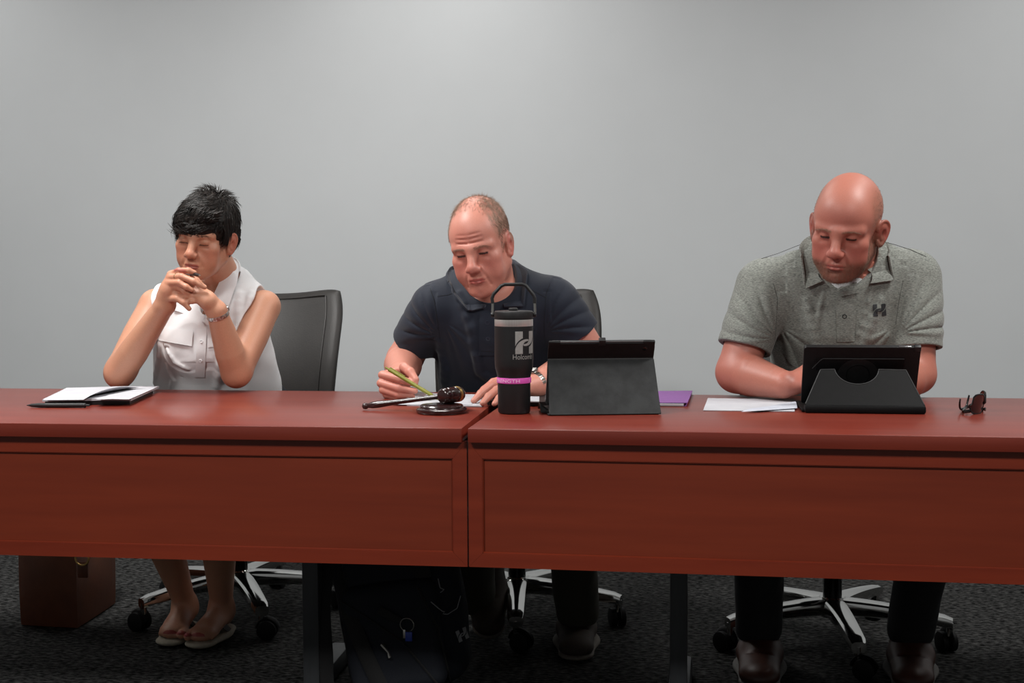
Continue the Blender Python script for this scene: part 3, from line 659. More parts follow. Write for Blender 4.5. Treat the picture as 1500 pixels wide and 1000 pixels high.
class Head:
    """local frame: face towards -y, z up, metres; eyes lie on z = 0"""
    def __init__(s, eye_mid, yaw, pitch, roll, sc, **k):
        s.R = Rz(yaw)@Rx(pitch)@Ry(roll); s.sc = sc; s.k = k; s.c = np.array(eye_mid)-s.R@V(0, -.084, 0)*sc; s.S = S(); s.shape()
    def W(s, *p): return s.c+s.R@(np.array(p)*s.sc)
    def loc(s, P): return (P-s.c)@s.R/s.sc
    def fn(s):
        c, R, sc = s.c.astype(F), s.R.astype(F), F(s.sc); return lambda P: s.S(((P-c)@R)/sc)*sc
    def shape(s):
        q = s.S; k = s.k; jw = k.get('jaw', 1.); fem = k.get('fem', 0); nw = k.get('nose', 1.); cz = k.get('chin', 0.); lid = k.get('lid', -.0040); cw = k.get('cran', 1.); fat = k.get('fat', 0.); lp = k.get('lips', .72)
        q.u(ell((0, .018, .040), (.0765*cw, .097, .084+k.get('crown', 0)))); q.u(ell((0, -.035, .034), (.064*cw, .054, .060)), .03)
        q.u(ell((0, -.035, -.035), (.059*jw, .048, .072)), .03)
        for x in (-1, 1):
            q.u(rc((x*.050*jw, .004, -.052), (x*.022*jw, -.064, -.099-cz), .022, .016), .025)
            q.u(ell((x*.046, -.060, -.021), (.021, .018, .016)), .02)
            q.u(ell((x*.038*jw, -.058, -.056), (.024+fat, .021+fat, .030)), .022)
        q.u(ell((0, -.078, -.101-cz), (.023*jw, .016, .017)), .016); q.u(ell((0, -.028, -.088-cz*.6), (.046*jw, .056, .024+fat)), .02)
        q.u(ell((0, -.077, -.064), (.031, .021, .026)), .02)
        for x in (-1, 1):
            q.u(rc((x*.013, -.0880, .0140+.005*fem), (x*.049, -.0690, .0150+.004*fem), .0100-.0030*fem, .0094-.0030*fem), .015)
        q.u(sph((0, -.0850, .015), .0095), .015)
        for x in (-1, 1):
            q.sub(ell((x*.032, -.1015, -.0010), (.0175, .0180, .0105)), .010)
            q.u(sph((x*.0315, -.0735, 0), .0122), .002)
            up = S().u(ell((x*.0315, -.0732, .0008), (.0152, .0137, .0134))).cut(plane((0, 0, lid), (0, .10, -1)), .0008); q.u(up, .0022)
            lo_ = S().u(ell((x*.0315, -.0732, -.001), (.0150, .0134, .0132))).cut(plane((0, 0, min(lid-.0042, -.0066)), (0, 0, 1)), .0008); q.u(lo_, .0025)
            q.sub(rc((x*.022, -.0905, -.0125), (x*.042, -.084, -.0140), .0022, .0018), .010)
        q.u(rc((0, -.0870, .010), (0, -.1075, -.030), .0092*nw, .0112*nw), .014); q.u(ell((0, -.1100, -.0365), (.0122*nw, .0120, .0108)), .010)
        for x in (-1, 1):
            q.u(ell((x*.0128*nw, -.1000, -.0400), (.0082*nw, .0115, .0082)), .008); q.sub(ell((x*.0062*nw, -.1075, -.0480), (.0038, .0055, .0035)), .003)
            q.sub(rc((x*.0205, -.0985, -.043), (x*.031, -.0900, -.072), .0032, .0024), k.get('nlf', .009))
        q.u(rc((-.004, -.0985, -.0660), (-.021, -.0885, -.0705), .0050*lp, .0028*lp), .005).u(rc((.004, -.0985, -.0660), (.021, -.0885, -.0705), .0050*lp, .0028*lp), .005)
        q.u(rc((-.006, -.0970, -.0765), (-.019, -.0890, -.0740), .0058*lp, .003*lp), .005).u(rc((.006, -.0970, -.0765), (.019, -.0890, -.0740), .0058*lp, .003*lp), .005); q.u(rc((-.006, -.0970, -.0765), (.006, -.0970, -.0765), .0058*lp, .0058*lp), .004)
        for x in (-1, 1): q.sub(rc((0, -.1045, -.0713), (x*.0245, -.0920, -.0728), .0021, .0012), .0028)
        q.sub(rc((-.012, -.0975, -.0870), (.012, -.0975, -.0870), .0035, .0035), .010)
        for x in (-1, 1):
            e = S(); ex = k.get('ear', .42)
            o = [(-.011, .010), (-.007, .024), (.003, .031), (.014, .028), (.0205, .017), (.020, .004), (.0145, -.010), (.007, -.020), (-.001, -.027), (-.008, -.024), (-.010, -.015)]
            ed = k.get('eardrop', .004); P = [(x*(.0735*cw+ex*(a+.012)), .006+a, -.006-ed+b) for a, b in o]
            e.u(ell((x*(.0735*cw+ex*.016), .011, -.004-ed), (.0045, .018, .028), Rz(-x*ex)), .004); e.u(rc((x*.069*cw, .006, -.018-ed), (x*(.074*cw+ex*.006), .010, .010-ed), .010, .010), .008)
            e.chain(list(spl(P, 27)), list(np.interp(np.linspace(0, 10, 27), range(11), [.0030, .0034, .0036, .0036, .0035, .0034, .0034, .0042, .0055, .0048, .0030])), .003)
            e.sub(ell((x*(.0735*cw+ex*.013+.0075), .006, -.007-ed), (.0070, .0080, .0115)), .004)
            q.u(e, .006)
        for f, op, kk in k.get('extra', []): q.p.append((f, op, kk))
def skin_color(H, Vt, p):
    """albedo of skin by place: redder cheeks, nose and ears, lips, brows, stubble, eye lines with painted shadow"""
    L = H.loc(Vt); C = np.tile(np.array(lin(p['skin'])[:3]), (len(Vt), 1)); near = np.linalg.norm(L, axis=1) < .19; M = np.zeros(len(Vt))
    def mix(m, col, a=1.):
        m = np.clip(m*a, 0, 1)*near; C[:] = C*(1-m[:, None])+np.array(lin(col)[:3])*m[:, None]
    ax = np.abs(L[:, 0]); A = np.stack([ax, L[:, 1], L[:, 2]], 1); y, z = L[:, 1], L[:, 2]
    mix(gs(A, (.043, -.07, -.035), (.024, .04, .022)), p['red'], p.get('cheek', .45)); mix(gs(A, (.035, -.07, -.045), (.05, .06, .05)), p['red'], .25); mix(gs(L, (0, -.113, -.036), (.018, .02, .018)), p['red'], .5)
    mix(sst(ax, .074, .082)*(y > -.02)*(y < .05)*(z > -.05)*(z < .04), p['red'], .8); mix(gs(A, (.0, -.09, -.1), (.03, .03, .015)), p['red'], .4); mix(gs(L, (0, -.08, .045), (.05, .04, .03)), p['red'], p.get('brow_red', .45))
    if 'scalp' in p: p['scalp'](L, ax, y, z, mix)
    if 'beard' in p: p['beard'](L, ax, y, z, mix)
    lw = .0215
    lips = np.maximum(sst(.0060-np.abs(z+.0690+.10*ax), 0, .0022)*(z > -.0722), sst(.0062-np.abs(z+.0762-.10*ax), 0, .0022))*(y < -.082)*sst(lw-ax, -.001, .004)
    mix(lips, p['lip'], .85); mix(sst(.0016-np.abs(z+.0717+.035*ax), 0, .0010)*(y < -.085)*(ax < .023), p['mouth'], .75)
    ez = p.get('lid', -.004); ey = (np.abs(ax-.0315) < .0125)*(y < -.076)
    mix(sst(p.get('lash_shade', .0014)-np.abs(z-ez+.0006), 0, .0008)*ey, '#1c1210', .9)  # lash line, thickened on the men to paint in shadow beneath the brow
    if p.get('eye', 1): mix(((z < ez-.0006)*(z > ez-.0046)*ey).astype(float)*sst(.0125-np.abs(ax-.0315), 0, .002), '#2a2320', .9)  # dark slit colours eye, lashes and their shadow as one tone
    mix(sst(.0050-np.abs(z-p.get('bz', .0150)-.06*(ax-.03)+1.2*np.maximum(ax-.040, 0)), 0, .0035)*(y < -.055)*sst(ax, .010, .016)*sst(.052-ax, 0, .008), p['brow'], p.get('browk', .55))
    return C
def strands(L, name, mt, parent, base, cols=None):   # tapered three-sided hairs; L = list of (points, radius)
    n = len(L[0][0]); K = len(L); P = np.array([l[0] for l in L]); r = np.array([l[1] for l in L]); T = np.gradient(P, axis=1); T /= np.linalg.norm(T, axis=2, keepdims=True)+1e-9
    up = np.where(np.abs(T[..., 2:3]) > .9, V(1, 0, 0), V(0, 0, 1)); U = np.cross(T, up); U /= np.linalg.norm(U, axis=2, keepdims=True)+1e-9; Wv = np.cross(T, U)
    tp = (1-np.linspace(0, 1, n)**2.2*.88)[None, :, None]*r[:, None, None]
    R = np.stack([P+tp*(math.cos(2*PI*q/3)*U+math.sin(2*PI*q/3)*Wv) for q in range(3)], 2)   # K,n,3,3
    Vt = R.reshape(-1, 3); b = (np.arange(K)*n*3)[:, None, None]; Q = []
    for i in range(n-1):
        for q in range(3): Q.append(np.array([i*3+q, i*3+(q+1) % 3, (i+1)*3+(q+1) % 3, (i+1)*3+q]))
    Q = (np.array(Q)[None]+b).reshape(-1, 4)
    return npobj(name, Vt, Q, mt, parent, None if cols is None else np.repeat(cols, n*3, 0), base)
def hand(q, W, f, nn, side, sc=1., curl=(.3, .35, .3), spread=.06, thumb=((.6, .5, .35), (.5, .75, .1)), k=.004, wid=1.):
    """palm, four fingers of their own lengths and a side thumb; f runs to the fingers, nn is the palm side, side = +1 when the thumb lies along f x nn"""
    f = nrm(f); nn = nrm(np.array(nn)-f*(np.array(nn)@f)); t = np.cross(f, nn)*side; W = np.array(W); R = {}
    kn = [(.088, .027), (.092, .008), (.087, -.011), (.078, -.028)]; ln = [(.042, .026, .021), (.047, .029, .022), (.043, .027, .021), (.034, .021, .019)]; rr = [.0092, .0094, .0089, .0080]
    cu = curl if isinstance(curl[0], (tuple, list)) else [curl]*4
    for i in range(4):
        K = W+(f*kn[i][0]+t*kn[i][1]*wid)*sc; q.u(rc(W+t*kn[i][1]*.62*sc+f*.012*sc, K, .0150*sc, rr[i]*1.22*sc), .012)
    q.u(rc(W+(f*.03+t*.018+nn*.006)*sc, W+(f*.06+t*.026+nn*.004)*sc, .015*sc, .011*sc), .012); q.u(rc(W+(f*.025-t*.018+nn*.006)*sc, W+(f*.06-t*.024+nn*.004)*sc, .014*sc, .010*sc), .012)
    for i in range(4):
        p = W+(f*kn[i][0]+t*kn[i][1]*wid)*sc; a = 0.; P = [p]; sp = spread*(1.5-i)
        for j in range(3):
            a += cu[i][j]; d = math.cos(a)*(f*math.cos(sp)+t*math.sin(sp))+math.sin(a)*nn; p = p+d*ln[i][j]*sc; P.append(p)
        r = rr[i]*sc; q.chain(P, [r*1.10, r*1.06, r*.95, r*.74], k); R[i] = P
    b = W+(f*.022+t*.024+nn*.004)*sc; P = [b]; p = b
    for (cf, ct, cn), L in zip((thumb[0], thumb[0], thumb[1]), (.042, .032, .026)): p = p+nrm(f*cf+t*ct+nn*cn)*L*sc; P.append(p)
    q.chain(P, [.0145*sc, .0112*sc, .0100*sc, .0078*sc], .006); R[4] = P
    return R
def fingers(q, L, k=.0035):
    for P, r in L:
        n = len(P); q.chain(P, [r*(1.10-.10*i/(n-1)) if i < n-1 else r*.78 for i in range(n)], k)
# ------------------------------------------------------------------ people
def vary(nm, dots, **k): return mat(nm, attr='tint', col2=dots, scale=(420, 420, 420), detail=5, lo=.3, hi=.7, **k)
SKIN = vary('skin', .07, rough=.46, spec=.45, sss=.10, bump=.10, bscale=(900, 900, 900), dist=.0008)
def collar(name, pairs, th, mt, parent, base, n=97, m_=9, bulge=.006, stand=0.):
    n = max(n, 3*len(pairs)); A = spl([p[0] for p in pairs], n); B = np.array([p[1] for p in pairs]); B = np.stack([np.interp(np.linspace(0, len(B)-1, n), range(len(B)), B[:, q]) for q in range(3)], 1); ctr = (A.mean(0)+B.mean(0))/2; g = []
    for a, b in zip(A, B):
        o = (a+b)/2-ctr; o[2] = .35*np.linalg.norm(o); o = nrm(o); row = []
        for v in np.linspace(0, 1, m_): row.append(a*(1-v)+b*v+o*bulge*math.sin(PI*min(1, v*1.0))**.8)
        g.append(row)
    return MB().sheet(g, th).build(name, mt, parent, off=base, angle=1.2)
def flap_pairs(sdf, A, Bpx, off, m=8, rev=False):      # the part of a collar that lies on the chest, followed closely along the cloth
    k = len(A); s = np.linspace(0, k-1, (k-1)*m+1); A = np.stack([np.interp(s, range(k), np.array(A)[:, q]) for q in range(3)], 1); B = np.stack([np.interp(s, range(k), np.array(Bpx, float)[:, q]) for q in range(2)], 1)
    P = list(zip(A, hit(sdf, B, off)[0])); return P[::-1] if rev else P
def brow_strands(H, Vt, N, name, mt, parent, base, n=110, rad=.0003, ln=.008, z0=.0150):
    from mathutils.kdtree import KDTree
    l = H.loc(Vt); sel = np.nonzero((np.abs(l[:, 2]-z0) < .02) & (l[:, 1] < -.045))[0]; kd = KDTree(len(sel))
    for q, i in enumerate(sel): kd.insert(Vector(l[i]), q)
    kd.balance()
    for side in (-1, 1):
      L = []
      for q in range(n//2):
        s = side; u = RNG.uniform(0, 1); x = .011+.042*u; z = z0+.0022*math.sin(PI*min(1, u*1.15)*.8)-.004*max(0, u-.62)/.38+RNG.normal()*.0014*(1-.5*u)
        _, q, ds = kd.find(Vector((s*x, -.098+.42*max(0, x-.014), z))); i = sel[q]
        if ds > .012: continue
        p = Vt[i]; d = H.R@nrm((s*(.6+.6*u), .15, .55-1.0*u+RNG.normal()*.12)); nn = N[i]
        L.append(([p-nn*.0004, p+d*ln*.5*H.sc+nn*.0011, p+d*ln*H.sc+nn*.0005], rad*RNG.uniform(.8, 1.4)))
      strands(L, name, mt, parent, base)
def scalp_hair(H, Vt, N, dens, dirf, ln, rad, n, name, mt, parent, base, lift=.3, seed=3, fuzz=.18):
    r = np.random.default_rng(seed); l = H.loc(Vt); w = dens(l, np.abs(l[:, 0]), l[:, 1], l[:, 2])*(np.linalg.norm(l, axis=1) < .18); w = w/w.sum()
    ix = r.choice(len(Vt), n, p=w); L = []
    for i in ix:
        p = Vt[i]+r.normal(size=3)*.0006; nn = N[i]; d = H.R@dirf(l[i], r); d = d-nn*(d@nn); d = nrm(d+r.normal(size=3)*fuzz); q = ln(l[i])*r.uniform(.7, 1.25)*H.sc
        L.append(([p-nn*.001, p+(d*.5+nn*lift*.42)*q, p+(d+nn*lift*.5)*q], rad*r.uniform(.7, 1.3)))
    return strands(L, name, mt, parent, base)
def bracelet(name, c, axis, rx, ry, up, mt, parent, base, width=.010, th=.0022, n=26, case=None, casem=None):
    axis = nrm(axis); u = nrm(np.array(up)-axis*(np.array(up)@axis)); w = np.cross(axis, u); b = MB()
    for i in range(n):
        a = 2*PI*i/n; p = c+u*rx*math.cos(a)+w*ry*math.sin(a); o = nrm(u*math.cos(a)/rx+w*math.sin(a)/ry); t = np.cross(axis, o); l = PI*(rx+ry)/n*.90
        M = Matrix(((t[0], axis[0], o[0], p[0]), (t[1], axis[1], o[1], p[1]), (t[2], axis[2], o[2], p[2]), (0, 0, 0, 1)))
        b.box((-l/2, -width/2, -th/2), (l/2, width/2, th/2), th*.3, M)
    o_ = b.build(name, mt, parent, off=base)
    if case is not None:
        a, r = case; p = c+u*rx*math.cos(a)+w*ry*math.sin(a); o = nrm(u*math.cos(a)/rx+w*math.sin(a)/ry); t = np.cross(axis, o)
        M = Matrix(((t[0], axis[0], o[0], p[0]), (t[1], axis[1], o[1], p[1]), (t[2], axis[2], o[2], p[2]), (0, 0, 0, 1)))
        MB().lathe([(0, 0), (r*.9, 0), (r, .002), (r, .007), (r*.86, .0085), (r*.82, .0075), (0, .0075)], 32, M).build('watch_case', casem or mt, o_, off=(0, 0, 0) if False else base)
        MB().lathe([(0, .0072), (r*.80, .0072), (r*.80, .0082), (0, .0084)], 32, M).build('watch_dial', mat('pale_dial', '#c9c9c4', .25), o_, off=base)
    return o_
def shoe(name, toe, heel, mt, solem, parent, base, wd=.050, h=.10, opening=None, up=0.):
    toe, heel = np.array(toe, float), np.array(heel, float); d = nrm(toe-heel); s = nrm(np.cross(d, (0, 0, 1))); n = np.cross(s, d); L = np.linalg.norm(toe-heel)
    def P(a, b, c): return heel+d*a*L+s*b+n*c
    q = S(); q.u(flat(P(.12, 0, .055), P(.40, 0, .050), wd*.80, wd*.86, n, .95)); q.u(flat(P(.40, 0, .048), P(.88, 0, .034), wd*.92, wd*.88, n, .62), .03); q.u(rc(P(.16, 0, .06), P(.24, 0, h), .040, .042), .03)
    q.cut(plane(P(0, 0, .020), -n), .004); q.sub(rc(P(.20, 0, h+.0), P(.19, 0, h+.09), .034, .036), .004)
    q.sub(rc(P(.66, -.04, .072), P(.66, .04, .072), .004, .004), .008)
    lo = np.minimum(toe, heel)-.09; hi = np.maximum(toe, heel)+V(.09, .09, .2); o, _, _ = sdfobj(q, name, lo, hi, .0032, mt, parent, base)
    g = S(); g.u(flat(P(.13, 0, .014), P(.42, 0, .014), wd*.88, wd*.84, n, .24)); g.u(flat(P(.42, 0, .014), P(.885, 0, .014), wd*.86, wd*.90, n, .26), .02); g.cut(plane(P(0, 0, .0006), -n), .001).cut(plane(P(0, 0, .026), n), .003)
    sdfobj(g, 'sole', lo, hi, .0032, solem, o, (0, 0, 0) if False else base); return o

# ---------- woman in the white blouse
def woman():
    base = V(-.90, 1.0, 0); p = dict(skin='#c38d72', red='#b96a55', lip='#a85a52', mouth='#6b2f2b', brow='#4a3228', browk=.5, shade='#a86a52', lid=-.0068, eye=0, cheek=.4, brow_red=.1, bz=.0195)
    H = Head(at(284, 353.5, .655), math.radians(-3), math.radians(10), math.radians(8), .945, fem=1, lid=-.0068, jaw=.99, nose=1.06, eardrop=.008, lips=.8, chin=.0, nlf=.010, ear=.40, fat=.001)
    shR, shL = at(228, 447, .83), at(387, 449, .86); eR, eL = at(175, 546, .70), at(346, 545, .715); wR, wL = at(242, 446, .615), at(317, 455, .63)
    c7 = at(333, 420, .90); ch = at(312, 500, .90); wa = at(318, 640, 1.02)
    eR[2] = max(eR[2], TOP+.041); eL[2] = max(eL[2], TOP+.043)
    q = S(); q.u(flat(wa, ch, .162, .135, (0, 1, 0), .62)); q.u(rc(shR, shL, .040, .040), .06); q.u(rc(c7, at(315, 470, .88), .055, .08), .05)
    q.u(rc(c7, H.W(0, .026, -.055), .0525, .054), .03); q.u(H.fn(), .02)
    for sh, e, w, pr in ((shR, eR, wR, V(-.2, .1, 0)), (shL, eL, wL, V(.2, .1, 0))):
        m1 = sh*.55+e*.45; q.chain([sh, m1, e+nrm(sh-e)*.02], [.0465, .0480, .043], .02, .0)
        f1 = e*.68+w*.32; q.chain([e, f1, w], [.0415, .0415, .0275], .018, .0)
        q.u(sph(e-nrm((sh+w)/2-e)*.006, .034), .02)
    # clasped hands
    k = .0035
    q.u(rc(wR, at(247, 424, .600), .027, .023), .012); q.u(rc(at(243, 432, .605), at(251, 403, .600), .022, .0135), .012); q.u(rc(at(247, 425, .598), at(249, 415, .592), .020, .013), .010)
    q.u(rc(wL, at(302, 437, .612), .027, .023), .012); q.u(rc(at(305, 440, .612), at(288, 424, .612), .022, .0135), .012); q.u(rc(at(303, 441, .606), at(284, 432, .600), .021, .0125), .010)
    fingers(q, [([at(251, 401, .600), at(262, 396.5, .592), at(276, 396, .592), at(285, 399, .598)], .0082),
                ([at(249, 406, .592), at(266, 405, .579), at(284, 412, .578), at(300, 420.5, .588)], .0084),
                ([at(247, 414, .588), at(262, 414, .574), at(273, 420, .573), at(281.5, 424.5, .578)], .0080),
                ([at(248, 420, .594), at(262, 421, .582), at(270, 427, .582), at(276, 430, .586)], .0074)], k)
    fingers(q, [([at(288, 421, .613), at(272, 414, .606), at(262, 408, .618), at(256, 406, .626)], .0080),
                ([at(285, 427, .604), at(268, 427, .592), at(257, 430, .592), at(256, 437, .600)], .0082),
                ([at(287, 434, .600), at(272, 434, .588), at(263, 437, .589), at(265, 443, .598)], .0078),
                ([at(292, 440, .600), at(281, 441, .590), at(274, 442, .592), at(272, 446, .602)], .0070),
                ([at(247, 437, .592), at(259, 437, .584), at(269, 443, .584), at(277, 452, .590)], .0085),
                ([at(302, 432, .612), at(296, 420, .620), at(288, 411, .622), at(280, 405, .620)], .0088)], k)
    # legs and feet
    hipR, hipL = V(-.99, 1.05, .54), V(-.80, 1.06, .54); kR, kL = at(222, 740, .66), at(318, 740, .68); aR, aL = at(274, 878, .80), at(325, 885, .80)
    tR, hR = onz(247, 948, 0), onz(292, 903, 0); tL, hL = onz(287, 952, 0), onz(352, 910, 0)
    feet = []
    for hp_, kn, an, toe, heel in ((hipR, kR, aR, tR, hR), (hipL, kL, aL, tL, hL)):
        d = nrm(toe-heel); s = nrm(np.cross((0, 0, 1), d)); L = .215; heel = toe-d*L; z0 = .022; an = heel+d*.045+V(0, 0, .085); feet.append((toe, heel, d, s))
        q.chain([hp_, kn], [.080, .056], .05); q.chain([kn, kn*.62+an*.38, an], [.050, .052, .031], .03, 0.)
        q.u(rc(an, heel+d*.03+V(0, 0, z0+.026), .030, .026), .02); q.u(flat(heel+d*.05+V(0, 0, z0+.035), toe-d*.05+V(0, 0, z0+.016), .030, .040, (0, 0, 1), .55), .02); q.u(rc(an+V(0, 0, -.01), toe-d*.09+V(0, 0, z0+.03), .028, .020), .03)
        for i in range(5):
            o = (i-2)*.0155*(1 if s[0]*(1 if kn is kR else -1) < 0 else -1); back_ = .006*abs(i)*.9; r = .0115 if i == 0 else .0078
            a = toe-d*(.050+back_)+s*o+V(0, 0, z0+.013); b = toe-d*(.014+back_)+s*o*1.03+V(0, 0, z0+r*.95); q.chain([a, b], [r*1.05, r], .003)
    def col(Vt):
        C = skin_color(H, Vt, p)
        for c, r in ((eR, .05), (eL, .05), (at(265, 415, .585), .045)):
            m = (np.exp(-((Vt-c)**2).sum(1)/r**2)*.35)[:, None]; C = C*(1-m)+np.array(lin(p['red'])[:3])*m
        for toe, heel, d, s in feet:
            m = ((np.linalg.norm(Vt-(toe+V(0, 0, .03)), axis=1) < .06) & ((Vt-toe)@d > -.017) & (Vt[:, 2] > .036))[:, None]*.8; C = C*(1-m)+np.array(lin('#9a2430')[:3])*m
        return C
    o, Vt, Q = sdfobj(q, 'person', (-1.24, .5, .0), (-.55, 1.24, 1.36), .0021, SKIN, None, base, colfn=col); o.location = base
    tag(o, 'woman in a sleeveless white blouse, elbows on the table, hands clasped under her chin', 'person'); N = vnormals(Vt, Q)
    # blouse
    BL = mat('white_cotton', '#e9e9ea', .8, col2='#e3e3e5', scale=(700, 700, 700), bump=.10, bscale=(900, 900, 900), sheen=.1, spec=.2)
    b = S(); b.u(flat(wa, ch, .185, .153, (0, 1, 0), .66)); b.u(rc(c7+V(.03, -.01, .008), shL+V(-.03, 0, .018), .046, .034), .04); b.u(rc(c7+V(-.03, -.01, .008), shR+V(.03, 0, .018), .046, .034), .04); b.u(rc(shR+V(.03, .0, -.008), shL+V(-.03, 0, -.008), .052, .052), .07); b.u(rc(c7+V(0, -.01, -.015), at(312, 480, .87), .065, .10), .06)
    for x, yy in ((277, 512), (343, 512)): b.u(ell(at(x, yy, .80), (.070, .05, .065)), .06)
    b.u(flat(at(322, 560, .96), at(316, 530, .93), .183, .175, (0, 1, 0), .70), .05)
    b.disp(ripple(.0014, 4))
    addfolds(b, [([(333, 470), (328, 520), (318, 565)], .007, .02), ([(244, 512), (256, 530), (276, 541)], .003, .012), ([(236, 470), (233, 520), (226, 560)], .006, .016), ([(350, 430), (352, 470), (338, 510)], .006, .018), ([(368, 428), (362, 455), (350, 480)], .005, .015), ([(246, 540), (254, 556), (250, 568)], .003, .012)])
    for sh, e, s in ((shR, eR, -1), (shL, eL, 1)): b.sub(rc(sh+V(s*.012, 0, .016), sh*.3+e*.7, .0495, .046), .006)
    b.sub(rc(at(326, 392, .80), at(303, 450, .775), .062, .018), .006); b.sub(rc(c7+V(0, -.02, .02), H.W(0, .02, -.08), .056, .060), .004); b.sub(rc(at(303, 450, .775), at(297, 474, .79), .018, .004), .004)
    bo, _, _ = sdfobj(b, 'blouse', (-1.22, .62, .46), (-.58, 1.22, 1.16), .0028, BL, o, base, it=2)
    O = lambda L: hit(b, L, .006)[0]
    f = O([(304, 477), (331, 458), (348, 414), (352, 399)]); g = O([(257, 455), (240, 430), (246, 405)])
    collar("collar", flap_pairs(b, [at(298, 471, .765), at(311, 436, .775), at(331, 393, .815), at(343, 378, .885)], [(304, 477), (331, 458), (348, 414), (352, 399)], .007)+[ (c7+V(.02, .048, .050), c7+V(.03, .072, -.004)), (c7+V(-.06, .02, .045), c7+V(-.085, .03, -.005)), (at(278, 400, .82), g[2]), (at(272, 425, .79), g[1]), (at(290, 466, .775), g[0])], .0030, BL, bo, base, bulge=.009)
    patch(b, [(289, 482), (303, 482), (300, 552), (286, 552)], 6, 24, .0008, .0016, 'placket', BL, bo, base)
    for x, y in ((295.5, 500), (294, 528)): button(b, (x, y), .0048, 'button', BL, bo, base)
    patch(b, [(226, 478), (283, 484), (281, 507), (226, 498)], 14, 8, .0002, .0012, 'pocket_flap', BL, bo, base); patch(b, [(305, 490), (325, 488), (324, 506), (304, 509)], 6, 6, .0002, .0012, 'pocket_flap', BL, bo, base)
    line(b, [(226, 497), (252, 502), (281, 507)], .0012, .001, 'seam', mat('pale_grey_thread', '#9d9b9b', .8), bo, base)
    # dark capri trousers over the thighs
    CAP = mat('dark_navy_twill', '#15161c', .85, col2='#191a21', scale=(200, 200, 200)); t = S()
    t.u(rc(hipR, kR, .095, .070)).u(rc(hipL, kL, .095, .070), .03).u(flat(V(-.895, 1.06, .50), V(-.895, 1.03, .62), .17, .16, (0, 1, 0), .75), .05).chain([kR, kR*.8+aR*.2], [.068, .064], .02).chain([kL, kL*.8+aL*.2], [.068, .064], .02)
    t.cut(plane((0, 0, .452), (0, 0, -1)), .002); sdfobj(t, 'trousers', (-1.25, .5, .40), (-.55, 1.3, .8), .005, CAP, o, base)
    # thong sandals
    SOLE = mat('cream_foam', '#a9a291', .8, col2='#9d9686', scale=(90, 90, 90)); FOOTB = mat('dark_footbed', '#17171a', .8); STR = mat('grey_strap', '#4c4a4a', .8)
    for toe, heel, d, s in feet:
        m = S(); m.u(flat(heel+d*.03+V(0, 0, .012), heel+d*.10+V(0, 0, .012), .033, .034, (0, 0, 1), .33)); m.u(flat(heel+d*.10+V(0, 0, .012), toe-d*.035+V(0, 0, .012), .036, .047, (0, 0, 1), .26), .02); m.cut(plane((0, 0, .0216), (0, 0, 1)), .002).cut(plane((0, 0, .0008), (0, 0, -1)), .001)
        lo = np.minimum(toe, heel)-.07; hi = np.maximum(toe, heel)+.07; so, _, _ = sdfobj(m, 'sandal', lo, hi, .003, SOLE, o, base)
        m2 = S(); m2.p = list(m.p); m2.cut(plane((0, 0, .0175), (0, 0, -1)), .001); f2 = S().u(lambda P, m2=m2: m2(P)+F(.0015)); f2.p.append((plane((0, 0, .0228), (0, 0, 1)), 'i', .001))
        sdfobj(f2, 'footbed', lo, hi, .003, FOOTB, so, base)
        c = toe-d*.055+V(0, 0, .026)
        for sg in (-1, 1): MB().sheet([[a_*(1-v)+b_*v for v in (0, 1)] for a_, b_ in zip(spl([c+s*.004*sg, c+d*-.03+s*sg*.026+V(0, 0, .022), c-d*.07+s*sg*.042+V(0, 0, -.008)], 10), spl([c+d*.006, c-d*.05+s*sg*.020+V(0, 0, .032), c-d*.095+s*sg*.038+V(0, 0, -.004)], 10))], .003).build('strap', STR, so, off=base)
    # wristwatch, ring
    ax = nrm(wL-eL); wc = wL-ax*.012; bracelet('wristwatch', wc, ax, .0305, .0305, -_fw, STEEL, o, base, width=.0115, n=22, case=(2.6, .0125))
    ra = nrm(at(266, 405, .579)-at(249, 406, .592)); rcn = at(258.5, 405.3, .585); u = nrm(np.cross(ra, (0, 0, 1))); v_ = np.cross(ra, u)
    MB().tube([rcn+(u*math.cos(t)+v_*math.sin(t))*.0094 for t in np.linspace(0, 2*PI, 22)[:-1]], .0012, 6, closed=True).build('ring', mat('gold_ring', '#d9c9a0', .2, 1.), o, off=base)
    # hair
    HAIR = mat('dark_brown_hair', '#100c0a', .5, col2='#2c221c', scale=(90, 90, 90), spec=.35, lo=.4, hi=.75)
    r = np.random.default_rng(11); h = S(); hc = S()
    hc.u(ell((0, .022, .046), (.0825, .102, .092))); hc.u(ell((0, .045, -.01), (.074, .075, .070)), .03)
    hc.u(ell((0, -.036, .038), (.071, .061, .064)), .02); hc.sub(ell((-.012, -.102, -.033), (.069, .066, .059), Ry(.0)), .006); hc.sub(rc((.080, -.008, -.026), (.086, .03, -.06), .030, .028), .006).sub(rc((-.080, -.008, -.026), (-.086, .03, -.06), .030, .028), .006); hc.cut(plane((0, .05, -.062), (0, -.35, -1)), .01)
    c_, R_, s_ = H.c.astype(F), H.R.astype(F), F(H.sc); h.u(lambda P: hc(((P-c_)@R_)/s_)*s_); h.disp(ripple(.003, 9))
    ho, hv, hq = sdfobj(h, 'hair', H.c-.19, H.c+.19, .0026, HAIR, o, base); hn = vnormals(hv, hq); hl = H.loc(hv)
    crown = V(.020, .040, .135); L = []; out = np.einsum('ij,ij->i', hl-V(0, .02, .03), (hn@H.R)) > 0
    ix = r.choice(np.nonzero(out)[0], 5200)
